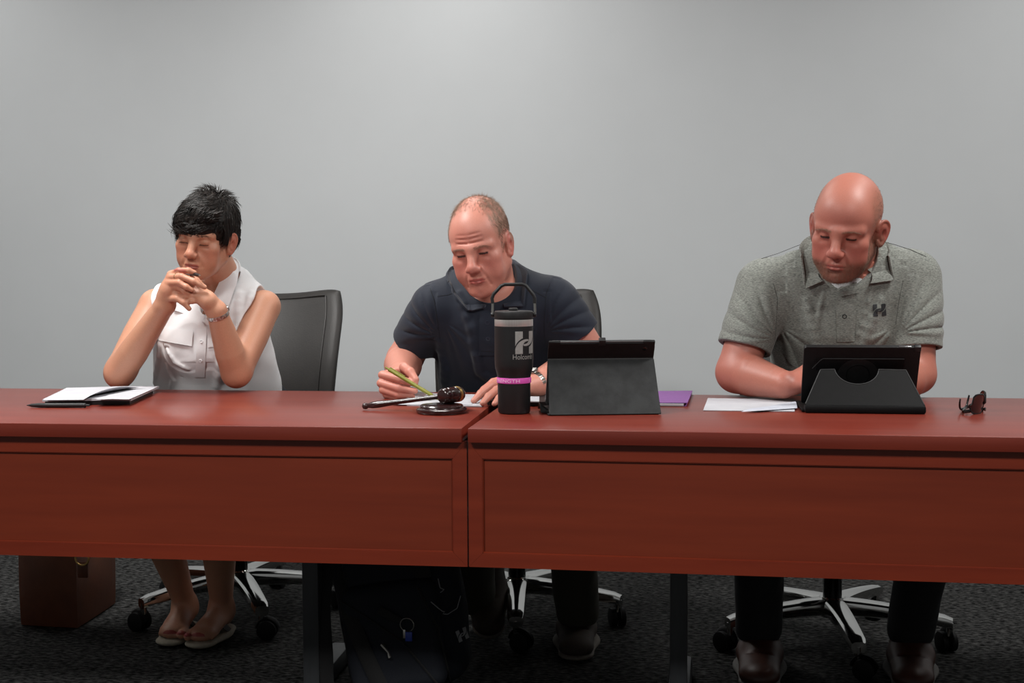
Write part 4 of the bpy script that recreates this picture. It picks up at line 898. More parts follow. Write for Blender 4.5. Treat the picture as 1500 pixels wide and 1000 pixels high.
    for i in ix:
        l = hl[i]; n = hn[i]@H.R; dv = l-crown; dist = np.linalg.norm(dv); dv = nrm(dv-n*(dv@n))
        front = sst(-l[1], -.02, .04)*sst(l[2], -.01, .04); spk = sst(.062-dist, 0, .04)*(.5+.5*r.random())
        dv = nrm(dv*(1-.85*front)+front*V(-1.0, -.30, -.22)); dv = nrm(dv-n*(dv@n)+r.normal(size=3)*.10)
        up_ = spk*1.0+.035; ln = (.034+.016*r.random()+.012*front)*(1-.25*spk)
        if l[2] < -.01: ln *= .6
        d0 = nrm(dv*(1-.5*spk)+n*up_); d1 = nrm(dv+n*(up_*.8-.30*(1-spk))+r.normal(size=3)*.10); d2 = nrm(dv*1.0+n*(up_*.7-.55*(1-spk))+r.normal(size=3)*.14)
        P = [l-n*.003, l+d0*ln*.33+n*.001, l+d0*ln*.33+d1*ln*.33, l+d0*ln*.33+d1*ln*.33+d2*ln*.33]
        if P[-1][1] < -.055 and P[-1][2] < .026+.45*max(0, P[-1][0]-.015): continue
        L.append(([H.W(*x) for x in P], r.uniform(.0005, .0012)))
    fe = np.nonzero(out & (hl[:, 1] < -.030) & (hl[:, 2] < .062) & (hl[:, 2] > .020))[0]
    for i in r.choice(fe, 900):                            # short ends breaking up the hairline
        l = hl[i]; n = hn[i]@H.R; dv = V(-.75+.5*sst(l[0], .02, .06), .0, -.62); dv = nrm(dv-n*(dv@n)+r.normal(size=3)*.10); ln = .014+.014*r.random()
        P = [l-n*.002, l+dv*ln*.35+n*.0035, l+dv*ln*.7+n*.0035, l+dv*ln+n*.0015]
        if P[-1][2] < .0235+.40*max(0, P[-1][0]-.006)*(P[-1][0] < .052)+.002*r.random(): continue
        L.append(([H.W(*x) for x in P], r.uniform(.0005, .0011)))
    for i in range(620):                                   # fringe swept across the forehead
        u = r.random(); a = V(.070-.135*u+r.normal()*.003, -.058-.034*math.sin(PI*min(1, u*1.05)), .088-.020*abs(u-.5)+r.normal()*.008)
        e = V(.044-.114*u+r.normal()*.004, -.0990+.050*abs(u-.46)**1.1, (.031-.010*u+.080*max(0, .36-u))+r.normal()*.004)
        if e[2] < .020: continue
        m1 = a*.62+e*.38+V(-.003, -.012, .008); m2 = a*.25+e*.75+V(-.003, -.010, .003)
        L.append(([H.W(*x) for x in (a, m1, m2, e)], r.uniform(.0006, .0014)))
    for sx in (-1, 1):                                     # sideburn wisps in front of the ears
        for i in range(260):
            a = V(sx*(.077+r.normal()*.0015)-sx*.012*(i % 3 == 0), -.048+r.random()*.050-.012*(i % 3 == 0), .044+r.random()*.024); e = a*V(.965, 1, 1)+V(0, .004+r.normal()*.003, -.058-r.random()*.022*(1 if a[1] < -.015 else .4))
            if e[1] < -.050: e[2] = max(e[2], .010-1.5*(e[1]+.05))
            L.append(([H.W(*x) for x in (a, a*.6+e*.4+V(sx*.0045, 0, 0), a*.3+e*.7+V(sx*.003, 0, 0), e)], r.uniform(.0005, .0011)))
    strands(L, 'hair_locks', HAIR, ho, base)
    brow_strands(H, Vt, N, 'eyebrow', HAIR, o, base, 70, z0=.0195, ln=.006, rad=.0002)
    for sx in (-1, 1):
        ls = []
        for u in np.linspace(-1, 1, 22):
            a = V(sx*.0315+.0125*u, -.0868+.0035*u*u, -.0070); ls.append(([H.W(*a), H.W(*(a+V(.0015*u, -.0035, -.0014))), H.W(*(a+V(.003*u, -.0060, -.0012)))], .0004))
        strands(ls, 'eyelash', HAIR, o, base)
    a, b_ = at(294, 403.5, .566), at(268, 398, .655)
    pen('ballpoint_pen', 'silver-tipped pen held in the clasped hands under the chin', a, b_, .0046, BLKPL, STEEL, STEEL)
def polo_details(sdf): pass
def trouser(o, base, hips, knees, ankles, m, rr=(.10, .078, .060), seat_r=.17, name='trousers'):
    t = S()
    for h_, k_, a_ in zip(hips, knees, ankles):
        t.u(rc(h_, k_, rr[0], rr[1]), .03); t.chain([k_, k_*.5+a_*.5, a_+V(0, 0, .012)], [rr[1]*.96, rr[1]*.86, rr[2]], .02, .0)
    mid = (hips[0]+hips[1])/2; t.u(flat(mid+V(0, .0, -.03), mid+V(0, -.02, .09), seat_r, seat_r*.95, (0, 1, 0), .75), .05); t.disp(ripple(.003, 21))
    for a_ in ankles: t.cut(plane(V(0, 0, a_[2]-.022), (0, 0, -1)), .002)
    P = np.concatenate([hips, knees, ankles]); return sdfobj(t, name, P.min(0)-.2, P.max(0)+.2, .0045, m, o, base)[0]
def arm(q, sh, e, w, r, k=.02):
    q.chain([sh, sh*.5+e*.5, e], [r[0], r[1], r[2]], k, 0.); f1 = e*.66+w*.34; q.chain([e, f1, w*.85+e*.15, w], [r[2]*.98, r[3], r[4]*1.12, r[4]], .015, 0.)
def sleeve(sh, e, t, r0, r1, hole, top=None):
    ax = nrm(e-sh); h = sh+(e-sh)*t; s = S(); s.u(rc(sh, e, r0, r0+(r1-r0)/t)); s.cut(plane(h, ax), .003); s.sub(rc(h-ax*.022, h+ax*.1, hole, hole), .002); return s

WRINKLES = [(rc((x0*.036, -.084, z), (x0*.004, -.0925, z-.0015), .0006, .0008), 's', .006) for z in (.031, .043, .054) for x0 in (-1, 1)] + [(rc((x*.0055, -.0965, .009), (x*.0085, -.0950, .022), .0005, .0005), 's', .003) for x in (-1, 1)] + [(rc((x*.030, -.0885, -.072), (x*.033, -.081, -.090), .0018, .0012), 's', .006) for x in (-1, 1)]
# ---------- man in the navy polo
def man_navy():
    base = V(-.05, 1.0, 0); p = dict(skin='#c58574', red='#ba665c', lip='#ab5650', mouth='#6b2a27', brow='#8a6a52', browk=.45, shade='#9a5746', lid=-.0016, lash_shade=.0022, cheek=.45, brow_red=.35, shk=.5)
    p['scalp'] = lambda L, ax, y, z, mix: mix(sst(np.maximum(ax-.052+np.maximum(0, z-.09)*.9, (y-.030)*.8)+.012*np.sin(L[:, 0]*210)*np.sin(y*190), -.006, .02)*sst(z, -.03+0*z, .02)*sst(y+.062-.25*np.maximum(0, .045-z), 0, .02)*(np.linalg.norm(L, axis=1) > .085), '#8f7360', .75)
    p['beard'] = lambda L, ax, y, z, mix: mix(sst(-z, .045, .085)*sst(.09-z*0-ax, 0, .02)*(y < .0), '#a56b58', .25)
    H = Head(at(691.5, 371.5, .60), math.radians(-7), math.radians(15), math.radians(-8), 1.0, jaw=1.05, nose=1.10, chin=.006, fat=.002, nlf=.006, ear=.25, lid=-.0016, cran=1.0, crown=.008, extra=WRINKLES)
    shR, shL = at(638, 449, .77), at(812, 443, .80); eR, eL = at(592, 527, .865), at(866, 522, .83); wR, wL = at(587, 550, .655), at(782, 565, .60)
    c7 = at(716, 400, .86); ch = at(728, 490, .86); wa = at(745, 640, 1.03)
    q = S(); q.u(flat(wa, ch, .165, .165, (0, 1, 0), .62)); q.u(rc(shR, shL, .052, .052), .06); q.u(rc(c7, at(722, 470, .84), .065, .10), .05); q.u(rc(c7, H.W(0, .028, -.06), .060, .063), .03); q.u(H.fn(), .02)
    arm(q, shR, eR, wR, (.050, .054, .050, .054, .034), .012); arm(q, shL, eL, wL, (.050, .054, .048, .051, .033), .012)
    # writing hand
    kn = [at(592, 542, .632), at(582, 550, .628), at(576, 561, .622), at(574, 570, .618)]
    for i, K in enumerate(kn): q.u(rc(wR+V(0, 0, -.004*i), K, .026, .0135), .014)
    T = lambda x, y, r: onz(x, y, TOP+r)
    fingers(q, [([kn[0], at(560, 549, .583), at(588, 556, .557), at(608, 562, .558)], .0102), ([kn[1], at(558, 561, .577), at(585, 569, .556), at(608, 572.5, .556)], .0103),
                ([kn[2], at(561, 571, .575), at(584, 578, .560), at(604, 580, .562)], .0097), ([kn[3], at(566, 578, .580), at(583, 582.5, .566), at(597, 583.5, .566)], .0088)], .0035)
    fingers(q, [([at(598, 549, .640), at(592, 538, .600), at(601, 545, .577), at(609, 556, .560)], .0118)], .006)
    # hand lying on the paper
    tp = [T(699, 581, .009), T(694, 587, .009), T(707, 590.5, .009), T(724, 591.5, .008)]
    mc = [at(744, 553, .605), at(741, 557, .575), at(746, 564, .545), at(755, 571, .525)]
    for K in mc: q.u(rc(wL, K, .027, .0135), .016)
    fingers(q, [([mc[i], mc[i]*.52+tp[i]*.48+V(0, 0, .012-.001*i), mc[i]*.22+tp[i]*.78+V(0, 0, .007), tp[i]], (.0100, .0103, .0098, .0088)[i]) for i in range(4)], .0035)
    fingers(q, [([at(768, 560, .615), at(748, 564, .650), T(728, 574, .012), T(712, 577, .010)], .0115)], .006)
    hips = [V(-.14, 1.08, .55), V(.06, 1.08, .55)]; knees = [V(-.155, .72, .54), V(.145, .66, .55)]; anks = [at(697, 886, .93), at(846, 900, .85)]; anks[1][2] = .095
    for a, b, c in zip(hips, knees, anks): q.chain([a, b, c], [.075, .052, .034], .03, 0.)
    def col(Vt):
        C = skin_color(H, Vt, p); 
        for c, r in ((at(585, 565, .57), .06), (at(715, 580, .56), .06), (eR, .06)):
            m = (np.exp(-((Vt-c)**2).sum(1)/r**2)*.35)[:, None]; C = C*(1-m)+np.array(lin(p['red'])[:3])*m
        return C
    o, Vt, Q = sdfobj(q, 'person', (-.42, .38, .04), (.31, 1.26, 1.32), .0021, SKIN, None, base, colfn=col); o.location = base
    tag(o, 'man in a navy polo shirt writing with a green pen beside the gavel', 'person'); N = vnormals(Vt, Q)
    PL = mat('navy_pique', '#141a26', .72, col2='#182030', scale=(900, 900, 900), bump=.16, bscale=(1100, 1100, 1100), sheen=.15, spec=.3)
    b = S(); b.u(flat(wa, ch, .188, .186, (0, 1, 0), .66)); b.u(rc(shR+V(.02, .01, -.01), shL+V(-.02, .01, -.01), .066, .066), .07); b.u(rc(c7+V(0, .005, -.02), at(722, 470, .86), .085, .13), .06)
    b.u(rc(c7+V(-.03, .0, -.016), shR+V(.02, 0, .006), .05, .048), .04); b.u(rc(c7+V(.03, .0, -.012), shL+V(-.02, 0, .006), .05, .048), .04)
    b.u(sleeve(shR, eR, .66, .0690, .0690, .0600), .022); b.u(sleeve(shL, eL, .62, .0700, .0690, .0600), .022); b.disp(ripple(.0013, 5))
    b.sub(rc(c7+V(0, -.012, .03), H.W(0, .02, -.09), .068, .075), .005); b.sub(rc(at(716, 424, .78), at(742, 458, .75), .050, .010), .006)
    b.disp(creases(at(646, 492, .74), 9, .0062, .03, .16, 1.6, 3.5, 0., .6)).disp(creases(at(799, 486, .76), 9, .0062, .03, .16, -.2, 1.5, 1., .6)).disp(creases(at(652, 470, .74), 8, .0035, .03, .20, -1.5, -.3, .5)).disp(creases(at(790, 470, .76), 8, .0035, .03, .20, 3.4, 4.6, .2))
    addfolds(b, [([(645, 500), (652, 540), (650, 568)], .008, .02), ([(672, 430), (690, 480), (700, 540)], .005, .018), ([(698, 520), (704, 545), (728, 562)], .006, .018)])
    so, _, _ = sdfobj(b, 'polo_shirt', (-.42, .58, .46), (.32, 1.26, 1.20), .0028, PL, o, base, it=1)
    O = lambda L: hit(b, L, .005)[0]; f = O([(738, 450), (767, 449), (772, 400)]); g = O([(711, 451), (685, 457), (656, 414)])
    collar('collar', flap_pairs(b, [at(731, 444, .742), at(741, 424, .765), at(748, 384, .835)], [(738, 450), (767, 449), (773, 402)], .011)+[(c7+V(.055, .045, .042), c7+V(.085, .055, -.02)), (c7+V(0, .068, .052), c7+V(0, .092, -.02)), (c7+V(-.055, .045, .045), c7+V(-.085, .055, -.015))]+flap_pairs(b, [at(717, 445, .740), at(688, 426, .765), at(660, 392, .83)], [(711, 451), (685, 457), (656, 416)], .011, rev=True), .0042, PL, so, base, bulge=.008)
    patch(b, [(703, 458), (737, 458), (739, 520), (701, 520)], 8, 20, .0024, .0018, 'placket', PL, so, base)
    BT = mat('navy_button', '#262c3a', .3)
    for x, y in ((714, 472), (715, 495.5)): button(b, (x, y), .0058, 'button', BT, so, base)
    TH = mat('navy_thread', '#0b0e15', .8)
    line(b, [(641, 434), (656, 432), (668, 428)], .0007, .0001, 'seam', TH, so, base); line(b, [(630, 422), (636, 440), (641, 470), (645, 500)], .0007, .0001, 'seam', TH, so, base); line(b, [(806, 414), (800, 430), (797, 470), (797, 495)], .0007, .0001, 'seam', TH, so, base); line(b, [(778, 424), (800, 436)], .0007, .0001, 'seam', TH, so, base)
    line(b, [(705, 513), (743, 515)], .0010, .0032, 'seam', TH, so, base)
    line(b, [(592, 484), (608, 488), (640, 500)], .0006, .0002, 'hem_stitch', TH, so, base)
    OL = mat('olive_twill', '#2b291f', .85, col2='#323024', scale=(300, 300, 300), bump=.1); trouser(o, base, hips, knees, anks, OL)
    SH = mat('brown_suede', '#2b211b', .75, col2='#34281f', scale=(160, 160, 160), bump=.1); SL = mat('pale_rubber_sole', '#6d665e', .8, col2='#615b54', scale=(160, 160, 30))
    shoe('shoe', (.163, .715, 0), (.135, .99, 0), SH, SL, o, base, wd=.056); t0 = onz(716, 938, .0); shoe('shoe', t0+V(0, 0, .012), t0+V(-.045, .20, .17), SH, SL, o, base, wd=.054)
    ax = nrm(wL-eL); bracelet('wristwatch', wL-ax*.004, ax, .0365, .035, V(.2, -.45, .85), STEEL, o, base, width=.016, th=.003, n=22, case=(.55, .0195))
    HR = mat('greying_brown_hair', '#84695a', .55, col2='#ab9584', scale=(130, 130, 130), spec=.4)
    dens = lambda l, ax, y, z: (sst(np.maximum(ax-.050+np.maximum(0, z-.09)*.9, (y-.026)*.8), -.006, .022)*sst(z, -.035, .02)*sst(y+.058-.3*np.maximum(0, .045-z), 0, .02)+.45*sst(z, .085, .115)*sst(y+.055, 0, .04))*(1-(ax > .070)*(y > -.025)*(y < .045)*(z < .032))
    dirf = lambda l, r: np.array([(.2 if l[0] > 0 else -.2)*(l[2] < .09), -.35 if l[2] > .07 else .25, -.2 if l[2] > .07 else -1.])
    scalp_hair(H, Vt, N, dens, dirf, lambda l: .012 if l[2] < .08 else .016, .00030, 9000, 'hair', HR, o, base, lift=.02, fuzz=.09)
    brow_strands(H, Vt, N, 'eyebrow', mat('brown_brow', '#6a4c3c', .6, col2='#7d5d4b', scale=(130, 130, 130)), o, base, 120, ln=.007, rad=.00022)
    a = onz(646, 587, TOP+.0044); b_ = at(564, 537.5, .535); GR = mat('lime_barrel', '#7d7c28', .4, col2='#767524', scale=(60, 60, 60))
    pen('ballpoint_pen', 'lime green pen held by the man in the navy polo', a, b_, .0050, GR, GR, GR)

# ---------- man in the grey polo
def man_grey():
    base = V(.87, 1.0, 0); p = dict(skin='#b07060', red='#a5544c', lip='#a65a50', mouth='#5f2a26', brow='#7d553f', browk=.5, shade='#8f4d3d', lid=-.0020, lash_shade=.0022, cheek=.5, brow_red=.35, shk=.5)
    p['scalp'] = lambda L, ax, y, z, mix: mix(sst(np.maximum(ax-.055, (y-.035)*.7)+.0*z, -.008, .02)*sst(z, -.03, .03)*sst(y+.058, 0, .03), '#80543f', .5)
    p['beard'] = lambda L, ax, y, z, mix: mix(np.maximum(sst(-z-.066+.42*np.minimum(0, y+.085)*-0+.0*ax-.25*np.maximum(0, .03-ax)*-0, -.012, .010)*sst(-.012-y, -.03, .01)*(1-gs(L, (0, -.098, -.0715), (.020, .012, .0075))), sst(ax-.058, 0, .012)*sst(-z, .0, .02)*(y < .012)*(y > -.055))*(z < .0)*sst(.125+z, 0, .01), '#6a4938', .62)
    H = Head(at(1227.5, 347, .55), math.radians(-20), math.radians(17), math.radians(7), 1.04, jaw=1.04, nose=1.10, chin=.001, ear=.62, lid=-.0020, fat=.002, nlf=.008, cran=1.03, crown=.006)
    shR, shL = at(1119, 420, .80), at(1336, 407, .82); eR, eL = at(1079, 545, .735), at(1342, 548, .76); wR, wL = at(1148, 563, .605), at(1300, 570, .64)
    eR[2] = max(eR[2], TOP+.055); eL[2] = max(eL[2], TOP+.054); wR[2] = max(wR[2], TOP+.036); wL[2] = max(wL[2], TOP+.035)
    c7 = at(1243, 372, .80); ch = at(1232, 480, .88); wa = at(1237, 620, 1.04)
    q = S(); q.u(flat(wa, ch, .178, .178, (0, 1, 0), .62)); q.u(rc(shR, shL, .055, .055), .06); q.u(rc(c7, at(1235, 450, .84), .068, .10), .05); q.u(rc(c7, H.W(0, .030, -.06), .064, .066), .03); q.u(H.fn(), .02)
    arm(q, shR, eR, wR, (.052, .057, .054, .055, .036), .012); arm(q, shL, eL, wL, (.052, .055, .050, .052, .035), .012)
    hand(q, wR, at(1190, 553, .600)-wR, V(.25, .5, -.8), 1, 1.06, ((.35, .5, .35), (.4, .5, .35), (.45, .55, .35), (.5, .55, .35)), .04, ((.75, .45, 0), (.1, .2, .2)))
    hand(q, wL, V(-1, -.25, .05), V(-.1, .5, -.8), -1, 1.04, ((.35, .5, .35), (.4, .5, .35), (.45, .55, .35), (.5, .55, .35)), .04, ((.75, .45, 0), (.1, .2, .2)))
    hips = [V(.77, 1.10, .55), V(.98, 1.10, .55)]; knees = [at(1112, 765, .62), at(1372, 765, .66)]; anks = [at(1116, 925, .72), at(1350, 930, .72)]
    for k_ in knees: k_[2] = .54
    t0, t1 = onz(1112, 1012, 0), onz(1338, 1016, 0)
    anks = [V(t0[0]+.005, t0[1]+.20, .10), V(t1[0]+.02, t1[1]+.20, .10)]
    for a, b, c in zip(hips, knees, anks): q.chain([a, b, c], [.075, .055, .036], .03, 0.)
    def col(Vt):
        C = skin_color(H, Vt, p)
        for c, r in ((eR, .07), (at(1175, 565, .57), .05)):
            m = (np.exp(-((Vt-c)**2).sum(1)/r**2)*.35)[:, None]; C = C*(1-m)+np.array(lin(p['red'])[:3])*m
        return C
    o, Vt, Q = sdfobj(q, 'person', (.50, .40, .04), (1.22, 1.30, 1.36), .0021, SKIN, None, base, colfn=col); o.location = base
    tag(o, 'balding bearded man in a heather grey polo reading the rotating tablet case', 'person'); N = vnormals(Vt, Q)
    PG = mat('heather_grey_jersey', '#50534f', .85, col2='#989b94', scale=(160, 160, 800), detail=3, bump=.12, bscale=(700, 700, 900), sheen=.15, spec=.25, lo=.30, hi=.70)
    b = S(); b.u(flat(wa, ch, .200, .200, (0, 1, 0), .66)); b.u(rc(shR+V(.02, .01, -.01), shL+V(-.02, .01, -.01), .070, .070), .07); b.u(rc(c7+V(0, .0, -.02), at(1235, 460, .86), .09, .135), .06)
    b.u(rc(c7+V(-.03, .0, .0), shR+V(.02, 0, .014), .052, .052), .04); b.u(rc(c7+V(.03, .0, .0), shL+V(-.02, 0, .014), .052, .052), .04)
    b.u(sleeve(shR, eR, .72, .0760, .0722, .0600), .022); b.u(sleeve(shL, eL, .74, .0760, .0705, .0585), .022); b.disp(ripple(.0015, 6))
    b.sub(rc(c7+V(0, -.012, .03), H.W(0, .02, -.09), .074, .080), .005); b.sub(rc(at(1232, 400, .74), at(1232, 432, .73), .048, .016), .006)
    b.disp(creases(at(1137, 494, .78), 9, .0075, .025, .19, 1.6, 3.4, 0., .55)).disp(creases(at(1313, 486, .79), 9, .0075, .025, .19, -.2, 1.5, 1., .55)).disp(creases(at(1143, 480, .76), 7, .0052, .03, .28, -1.5, -.25, .5, .7)).disp(creases(at(1306, 478, .77), 7, .0052, .03, .28, 3.4, 4.6, .2, .7))
    addfolds(b, [([(1206, 430), (1196, 480), (1206, 525)], .004, .008), ([(1276, 425), (1262, 475), (1246, 515)], .004, .008), ([(1182, 440), (1190, 480), (1200, 520)], .006, .018), ([(1290, 440), (1272, 480), (1256, 520)], .006, .018)])
    so, _, _ = sdfobj(b, 'polo_shirt', (.50, .60, .46), (1.24, 1.30, 1.24), .0028, PG, o, base, it=1)
    O = lambda L: hit(b, L, .005)[0]; f = O([(1272, 415), (1306, 411), (1296, 374)]); g = O([(1207, 412), (1181, 423), (1176, 374)])
    collar('collar', flap_pairs(b, [at(1267, 394, .742), at(1277, 380, .758), at(1290, 350, .80)], [(1272, 415), (1306, 411), (1297, 376)], .012)+[(c7+V(.062, .050, .040), c7+V(.092, .060, -.02)), (c7+V(0, .075, .050), c7+V(0, .10, -.02)), (c7+V(-.062, .050, .040), c7+V(-.092, .060, -.02))]+flap_pairs(b, [at(1203, 398, .742), at(1191, 380, .758), at(1187, 346, .80)], [(1207, 412), (1181, 423), (1175, 376)], .012, rev=True), .0042, PG, so, base, bulge=.012)
    patch(b, [(1224, 432), (1254, 430), (1252, 500), (1226, 500)], 8, 20, .0024, .0018, 'placket', PG, so, base)
    patch(b, [(1226, 424), (1256, 416), (1258, 428), (1232, 434)], 6, 6, .006, .0022, 'placket_flap', PG, so, base)
    button(b, (1237, 463), .0060, 'button', mat('dark_button', '#17181a', .3), so, base)
    TH = mat('black_thread', '#0e0e0e', .8)
    line(b, [(1115, 379), (1140, 371), (1165, 361), (1184, 354)], .0007, .0001, 'shoulder_seam', TH, so, base, 30); line(b, [(1290, 353), (1310, 358), (1335, 366), (1357, 376)], .0007, .0001, 'shoulder_seam', TH, so, base, 30)
    line(b, [(1133, 415), (1139, 438), (1137, 475), (1135, 502)], .0004, .0001, 'sleeve_seam', TH, so, base, 30); line(b, [(1323, 410), (1317, 440), (1312, 476)], .0004, .0001, 'sleeve_seam', TH, so, base, 30)
    lv_, lf_ = poly_mesh(LOGO); decal(b, (lv_/57, lf_), (1279.5, 463.5), (18.5, -1.6), (-1.2, -18.5), .0012, 'chest_logo', mat('charcoal_print', '#26282b', .7), so, base)
    # white undershirt
    U = mat('white_rib_knit', '#d4d5d6', .85, col2='#c9cacb', scale=(400, 400, 60))
    ring = [(c7+V(-.066, .010, .030), c7+V(-.074, .012, -.01)), (at(1196, 388, .765), at(1194, 408, .745)), (at(1212, 405, .735), at(1211, 428, .722)), (at(1232, 412, .722), at(1232, 437, .712)), (at(1252, 399, .728), at(1254, 428, .720)), (at(1267, 376, .752), at(1273, 406, .745)), (c7+V(.066, .010, .030), c7+V(.074, .012, -.01)), (c7+V(0, .062, .045), c7+V(0, .074, .0)), (c7+V(-.066, .010, .030), c7+V(-.074, .012, -.01))]
    collar('undershirt', ring, .003, U, o, base, bulge=.004)
    BK = mat('black_trouser_wool', '#101013', .85, col2='#141418', scale=(300, 300, 300), bump=.1); trouser(o, base, hips, knees, anks, BK, rr=(.105, .080, .064))
    SH = mat('brown_leather', '#3d1f16', .45, col2='#472519', scale=(60, 60, 60), bump=.06); SL = mat('white_rubber_sole', '#6c6a66', .8, col2='#636160', scale=(90, 90, 90))
    shoe('shoe', t0, t0+V(.012, .29, 0), SH, SL, o, base, wd=.060); shoe('shoe', t1, t1+V(.03, .29, 0), SH, SL, o, base, wd=.060)
    BH = mat('reddish_brown_stubble', '#6d4a38', .6, col2='#a08471', scale=(160, 160, 160))
    bd = lambda l, ax, y, z: np.maximum(sst(-z-.060, -.004, .014)*sst(-.004-y, -.02, .02)*(1-gs(l, (0, -.098, -.0715), (.024, .016, .0085)))*sst(.128+z, 0, .01), .8*sst(ax-.056, 0, .012)*sst(-z-.012, 0, .02)*(y < .004)*(y > -.06))*(np.abs(z) < .14)
    scalp_hair(H, Vt, N, bd, lambda l, r: np.array([.1*np.sign(l[0]), -.35, -1.]), lambda l: .0050, .00019, 6000, 'beard', BH, o, base, lift=.6, seed=5)
    st = lambda l, ax, y, z: sst(np.maximum(ax-.058, (y-.045)*.7), -.004, .02)*sst(z, -.035, .02)*sst(y+.052, 0, .03)*(1-(ax > .070)*(y > -.025)*(y < .045)*(z < .032))
    scalp_hair(H, Vt, N, st, lambda l, r: np.array([0, .2, -1.]), lambda l: .0030, .00028, 2600, 'hair', BH, o, base, lift=.5, seed=6)
    brow_strands(H, Vt, N, 'eyebrow', BH, o, base, 110, rad=.00022)
woman(); man_navy(); man_grey()
# ------------------------------------------------------------------ bags under the tables
TAN = mat('tan_leather', '#5a2e18', .5, col2='#66361d', scale=(14, 14, 14), bump=.12, bscale=(160, 160, 160))
def tote():
    A, B, Cc = onz(29, 917, 0), onz(114, 922, 0), onz(171, 884, 0); D = A+(Cc-B)
    t = thing('tote_bag', 'tan leather tote bag standing on the carpet at the far left under the table', 'bag', (A+B+Cc+D)/4); base = np.array(t.location)
    n, H = 14, .43; ring = []
    def side(p, q, m=8): return [p+(q-p)*i/m for i in range(m)]
    out = side(A, B)+side(B, Cc)+side(Cc, D)+side(D, A); ctr = (A+B+Cc+D)/4; vs = []; m = len(out)
    for k in range(n+1):
        v = k/n
        for i, p in enumerate(out):
            e = (i % 8)/8; bulge = math.sin(PI*e)*.016*math.sin(PI*min(1, v*1.1+.05)); q = p-ctr; s = 1-.06*v**2-.03*(1-v)**6
            pinch = (math.sin(PI*e)*.045*v**1.5 if 8 <= i < 16 or i >= 24 else 0)
            d = nrm(np.cross(out[(i//8)*8+1 if (i//8)*8+1 < m else 0]-out[(i//8)*8], (0, 0, 1))); w = ctr+q*s+d*(bulge-pinch)
            vs.append(V(w[0], w[1], .004+H*v+.006*math.sin(9*e+3*v)*v))
    fs = [(k*m+i, k*m+(i+1) % m, (k+1)*m+(i+1) % m, (k+1)*m+i) for k in range(n) for i in range(m)]+[tuple(range(m))[::-1]]
    MB().add(vs, fs).build('bag_body', TAN, t, off=base, angle=1.2)
    top = [vs[n*m+i] for i in range(m)]; MB().tube(top, .004, 6, closed=True).build('top_edge', TAN, t, off=base)
    for q in (0, 16):
        a, b = vs[(n-1)*m+q+2], vs[(n-1)*m+q+6]; P = spl([a+V(0, 0, -.05), a, a*.7+b*.3+V(0, 0, .11), a*.3+b*.7+V(0, 0, .11), b, b+V(0, 0, -.05)], 24)
        MB().tube(P, .007, 8, flat=.6).build('handle', TAN, t, off=base)
    c = at(121, 817, A[1]-.012); rg = MB().tube([c+V(.021*math.cos(x), -.004, .021*math.sin(x)) for x in np.linspace(0, 2*PI, 25)[:-1]], .0032, 6, closed=True).build('ring', BRASS, t, off=base)
    MB().box(c+V(-.016, -.003, -.06), c+V(.016, .004, -.012), .002).build('ring_tab', TAN, t, off=base)
tote()
NYL = mat('dark_navy_nylon', '#12151c', .8, col2='#171a22', scale=(500, 500, 500), bump=.15, bscale=(600, 600, 600), spec=.3); WEB = mat('black_webbing', '#0c0c0d', .85, col2='#101012', scale=(300, 300, 300)); PRN = mat('grey_print', '#8a8c8e', .7)
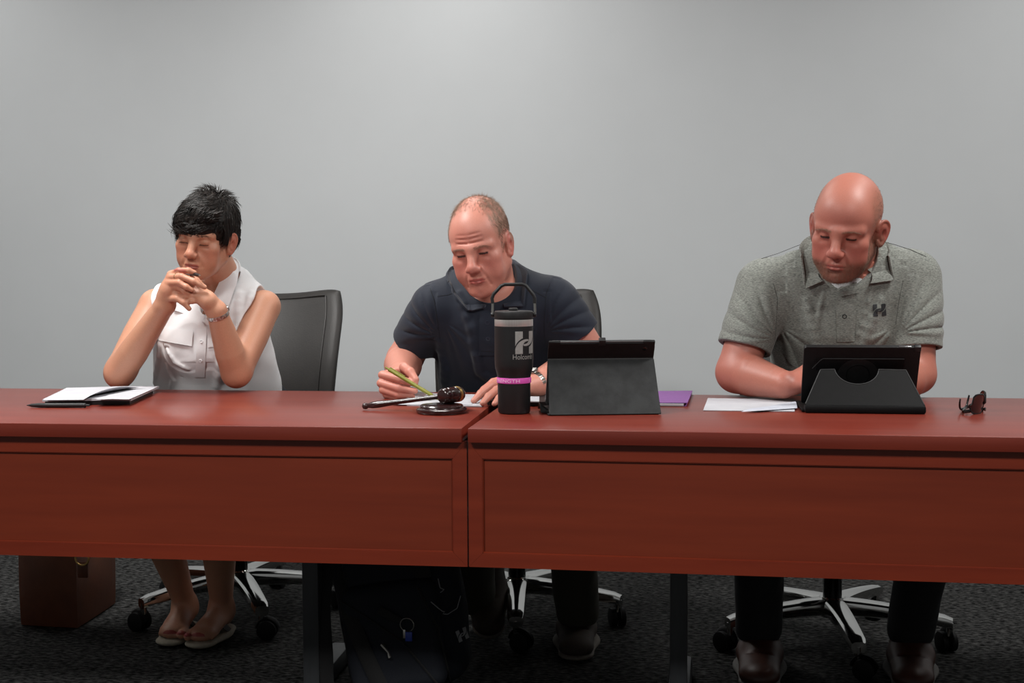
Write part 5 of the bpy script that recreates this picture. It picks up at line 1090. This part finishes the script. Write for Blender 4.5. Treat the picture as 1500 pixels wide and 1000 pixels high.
def backpack():
    c = at(604, 1012, .44); c[2] = 0; t = thing('backpack', 'dark navy backpack leaning between the table legs under the left table', 'backpack', c); base = c
    Rm = Ry(-.17)@Rx(-.10); W = lambda *p: c+Rm@np.array(p, float)
    def rbox(cc, h, r, R):
        cc = np.array(cc, F); h = np.array(h, F)-F(r); R = np.array(R, F)
        def f(P):
            q = np.abs((P-cc)@R)-h; return np.linalg.norm(np.maximum(q, 0), axis=1)+np.minimum(q.max(1), 0)-F(r)
        return f
    s = S(); s.u(rbox(W(0, .02, .225), (.165, .085, .225), .075, Rm)); s.u(ell(W(0, .02, .43), (.12, .075, .06), Rm), .06); s.disp(ripple(.006, 31))
    for x in (-.105, .105): s.sub(rc(W(x, -.075, .06), W(x*.85, -.062, .42), .005, .005), .012)
    s.cut(plane((0, 0, .003), (0, 0, -1)), .004)
    bo, _, _ = sdfobj(s, 'bag_body', c-V(.33, .22, .01), c+V(.33, .28, .56), .004, NYL, t, base)
    p = S(); p.u(rbox(W(-.005, -.075, .150), (.125, .035, .140), .034, Rm)); p.disp(ripple(.004, 33)); p.cut(plane((0, 0, .004), (0, 0, -1)), .004)
    sdfobj(p, 'front_pocket', c-V(.3, .22, .01), c+V(.3, .2, .42), .004, NYL, t, base)
    u = S(); u.u(rbox(W(.0, -.068, .345), (.115, .022, .065), .02, Rm)); u.disp(ripple(.004, 35)); sdfobj(u, 'upper_pocket', c-V(.3, .22, .01), c+V(.3, .2, .52), .004, NYL, t, base)
    a = V(c[0]-.19, c[1]-.03, .47)
    MB().tube(spl([at(478, 822, .40), at(470, 880, .37), at(473, 950, .35), at(482, 1020, .36), at(540, 1040, .40)], 30), .026, 8, flat=.22, up=(0, 1, 0)).build('shoulder_strap', WEB, t, off=base)
    MB().tube(spl([at(505, 830, .42), at(508, 880, .37), at(528, 940, .34), at(560, 1010, .335)], 26), .020, 8, flat=.22, up=(0, 1, 0)).build('shoulder_strap', WEB, t, off=base)
    MB().tube(spl([W(.03, -.06, .40), W(.05, -.105, .385), W(.085, -.105, .345), W(.09, -.085, .29)], 20), .030, 8, flat=.25, up=(0, 1, 0)).build('side_flap', WEB, t, off=base)
    f = lambda P: np.minimum(np.minimum(s(P), p(P)), u(P))
    line(f, [(628, 880), (640, 895), (652, 899), (664, 890), (668, 872)], .0012, .016, 'piping', PRN, t, base); line(f, [(634, 853), (636, 862), (642, 866)], .0012, .018, 'piping', PRN, t, base)
    line(f, [(500, 880), (540, 905), (590, 940), (640, 1000)], .003, .002, 'zipper', WEB, t, base, 40); line(f, [(612, 860), (640, 920), (660, 1000)], .003, .002, 'zipper', WEB, t, base, 40)
    lv_, lf_ = poly_mesh(LOGO); decal(f, (lv_/57, lf_), (672, 941), (14.5, -7.5), (-6, -17), .002, 'logo', PRN, t, base)
    z0 = hit(f, [(563, 946), (572, 962)], .008)[0]; MB().tube([z0[0]+V(-.006, 0, .006), z0[0], z0[0]*.5+z0[1]*.5+V(.004, 0, 0), z0[1]], [.004, .0045, .003, .0045], 6).build('zip_pull', STEEL, t, off=base)
    z1 = hit(f, [(556, 892), (575, 903), (590, 908)], .006)[0]; MB().tube(list(z1), [.011, .012, .006], 8, flat=.4, up=(0, 1, 0)).build('buckle', WEB, t, off=base)
    k = hit(f, [(597, 914), (598, 931)], .007)[0]
    kr = thing('key_ring', 'steel key ring with a blue fob clipped on the dark backpack', 'key ring', k[0]); kb = k[0]
    MB().tube([k[0]+V(.0175*math.cos(x), -.002*math.sin(x), .0175*math.sin(x)) for x in np.linspace(0, 2*PI, 25)[:-1]], .0013, 6, closed=True).build('ring', STEEL, kr, off=kb)
    MB().box(k[1]+V(-.006, -.004, -.012), k[1]+V(.012, .002, .012), .002).build('blue_fob', mat('blue_plastic', '#2a3f9a', .4), kr, off=kb)
    MB().box(k[1]+V(-.011, -.005, -.004), k[1]+V(-.005, -.003, .018), .0008).build('key', STEEL, kr, off=kb)
backpack()
chair('brown-black leather office chair behind the sleeveless white blouse', (-.945, 1.08), math.radians(-58), .0)
chair('brown-black leather office chair behind the navy polo shirt', (-.062, 1.115), math.radians(-82), .12)
chair('leather office chair hidden behind the grey polo shirt, chrome base showing below the table', (.875, 1.0), math.radians(-83), 0)
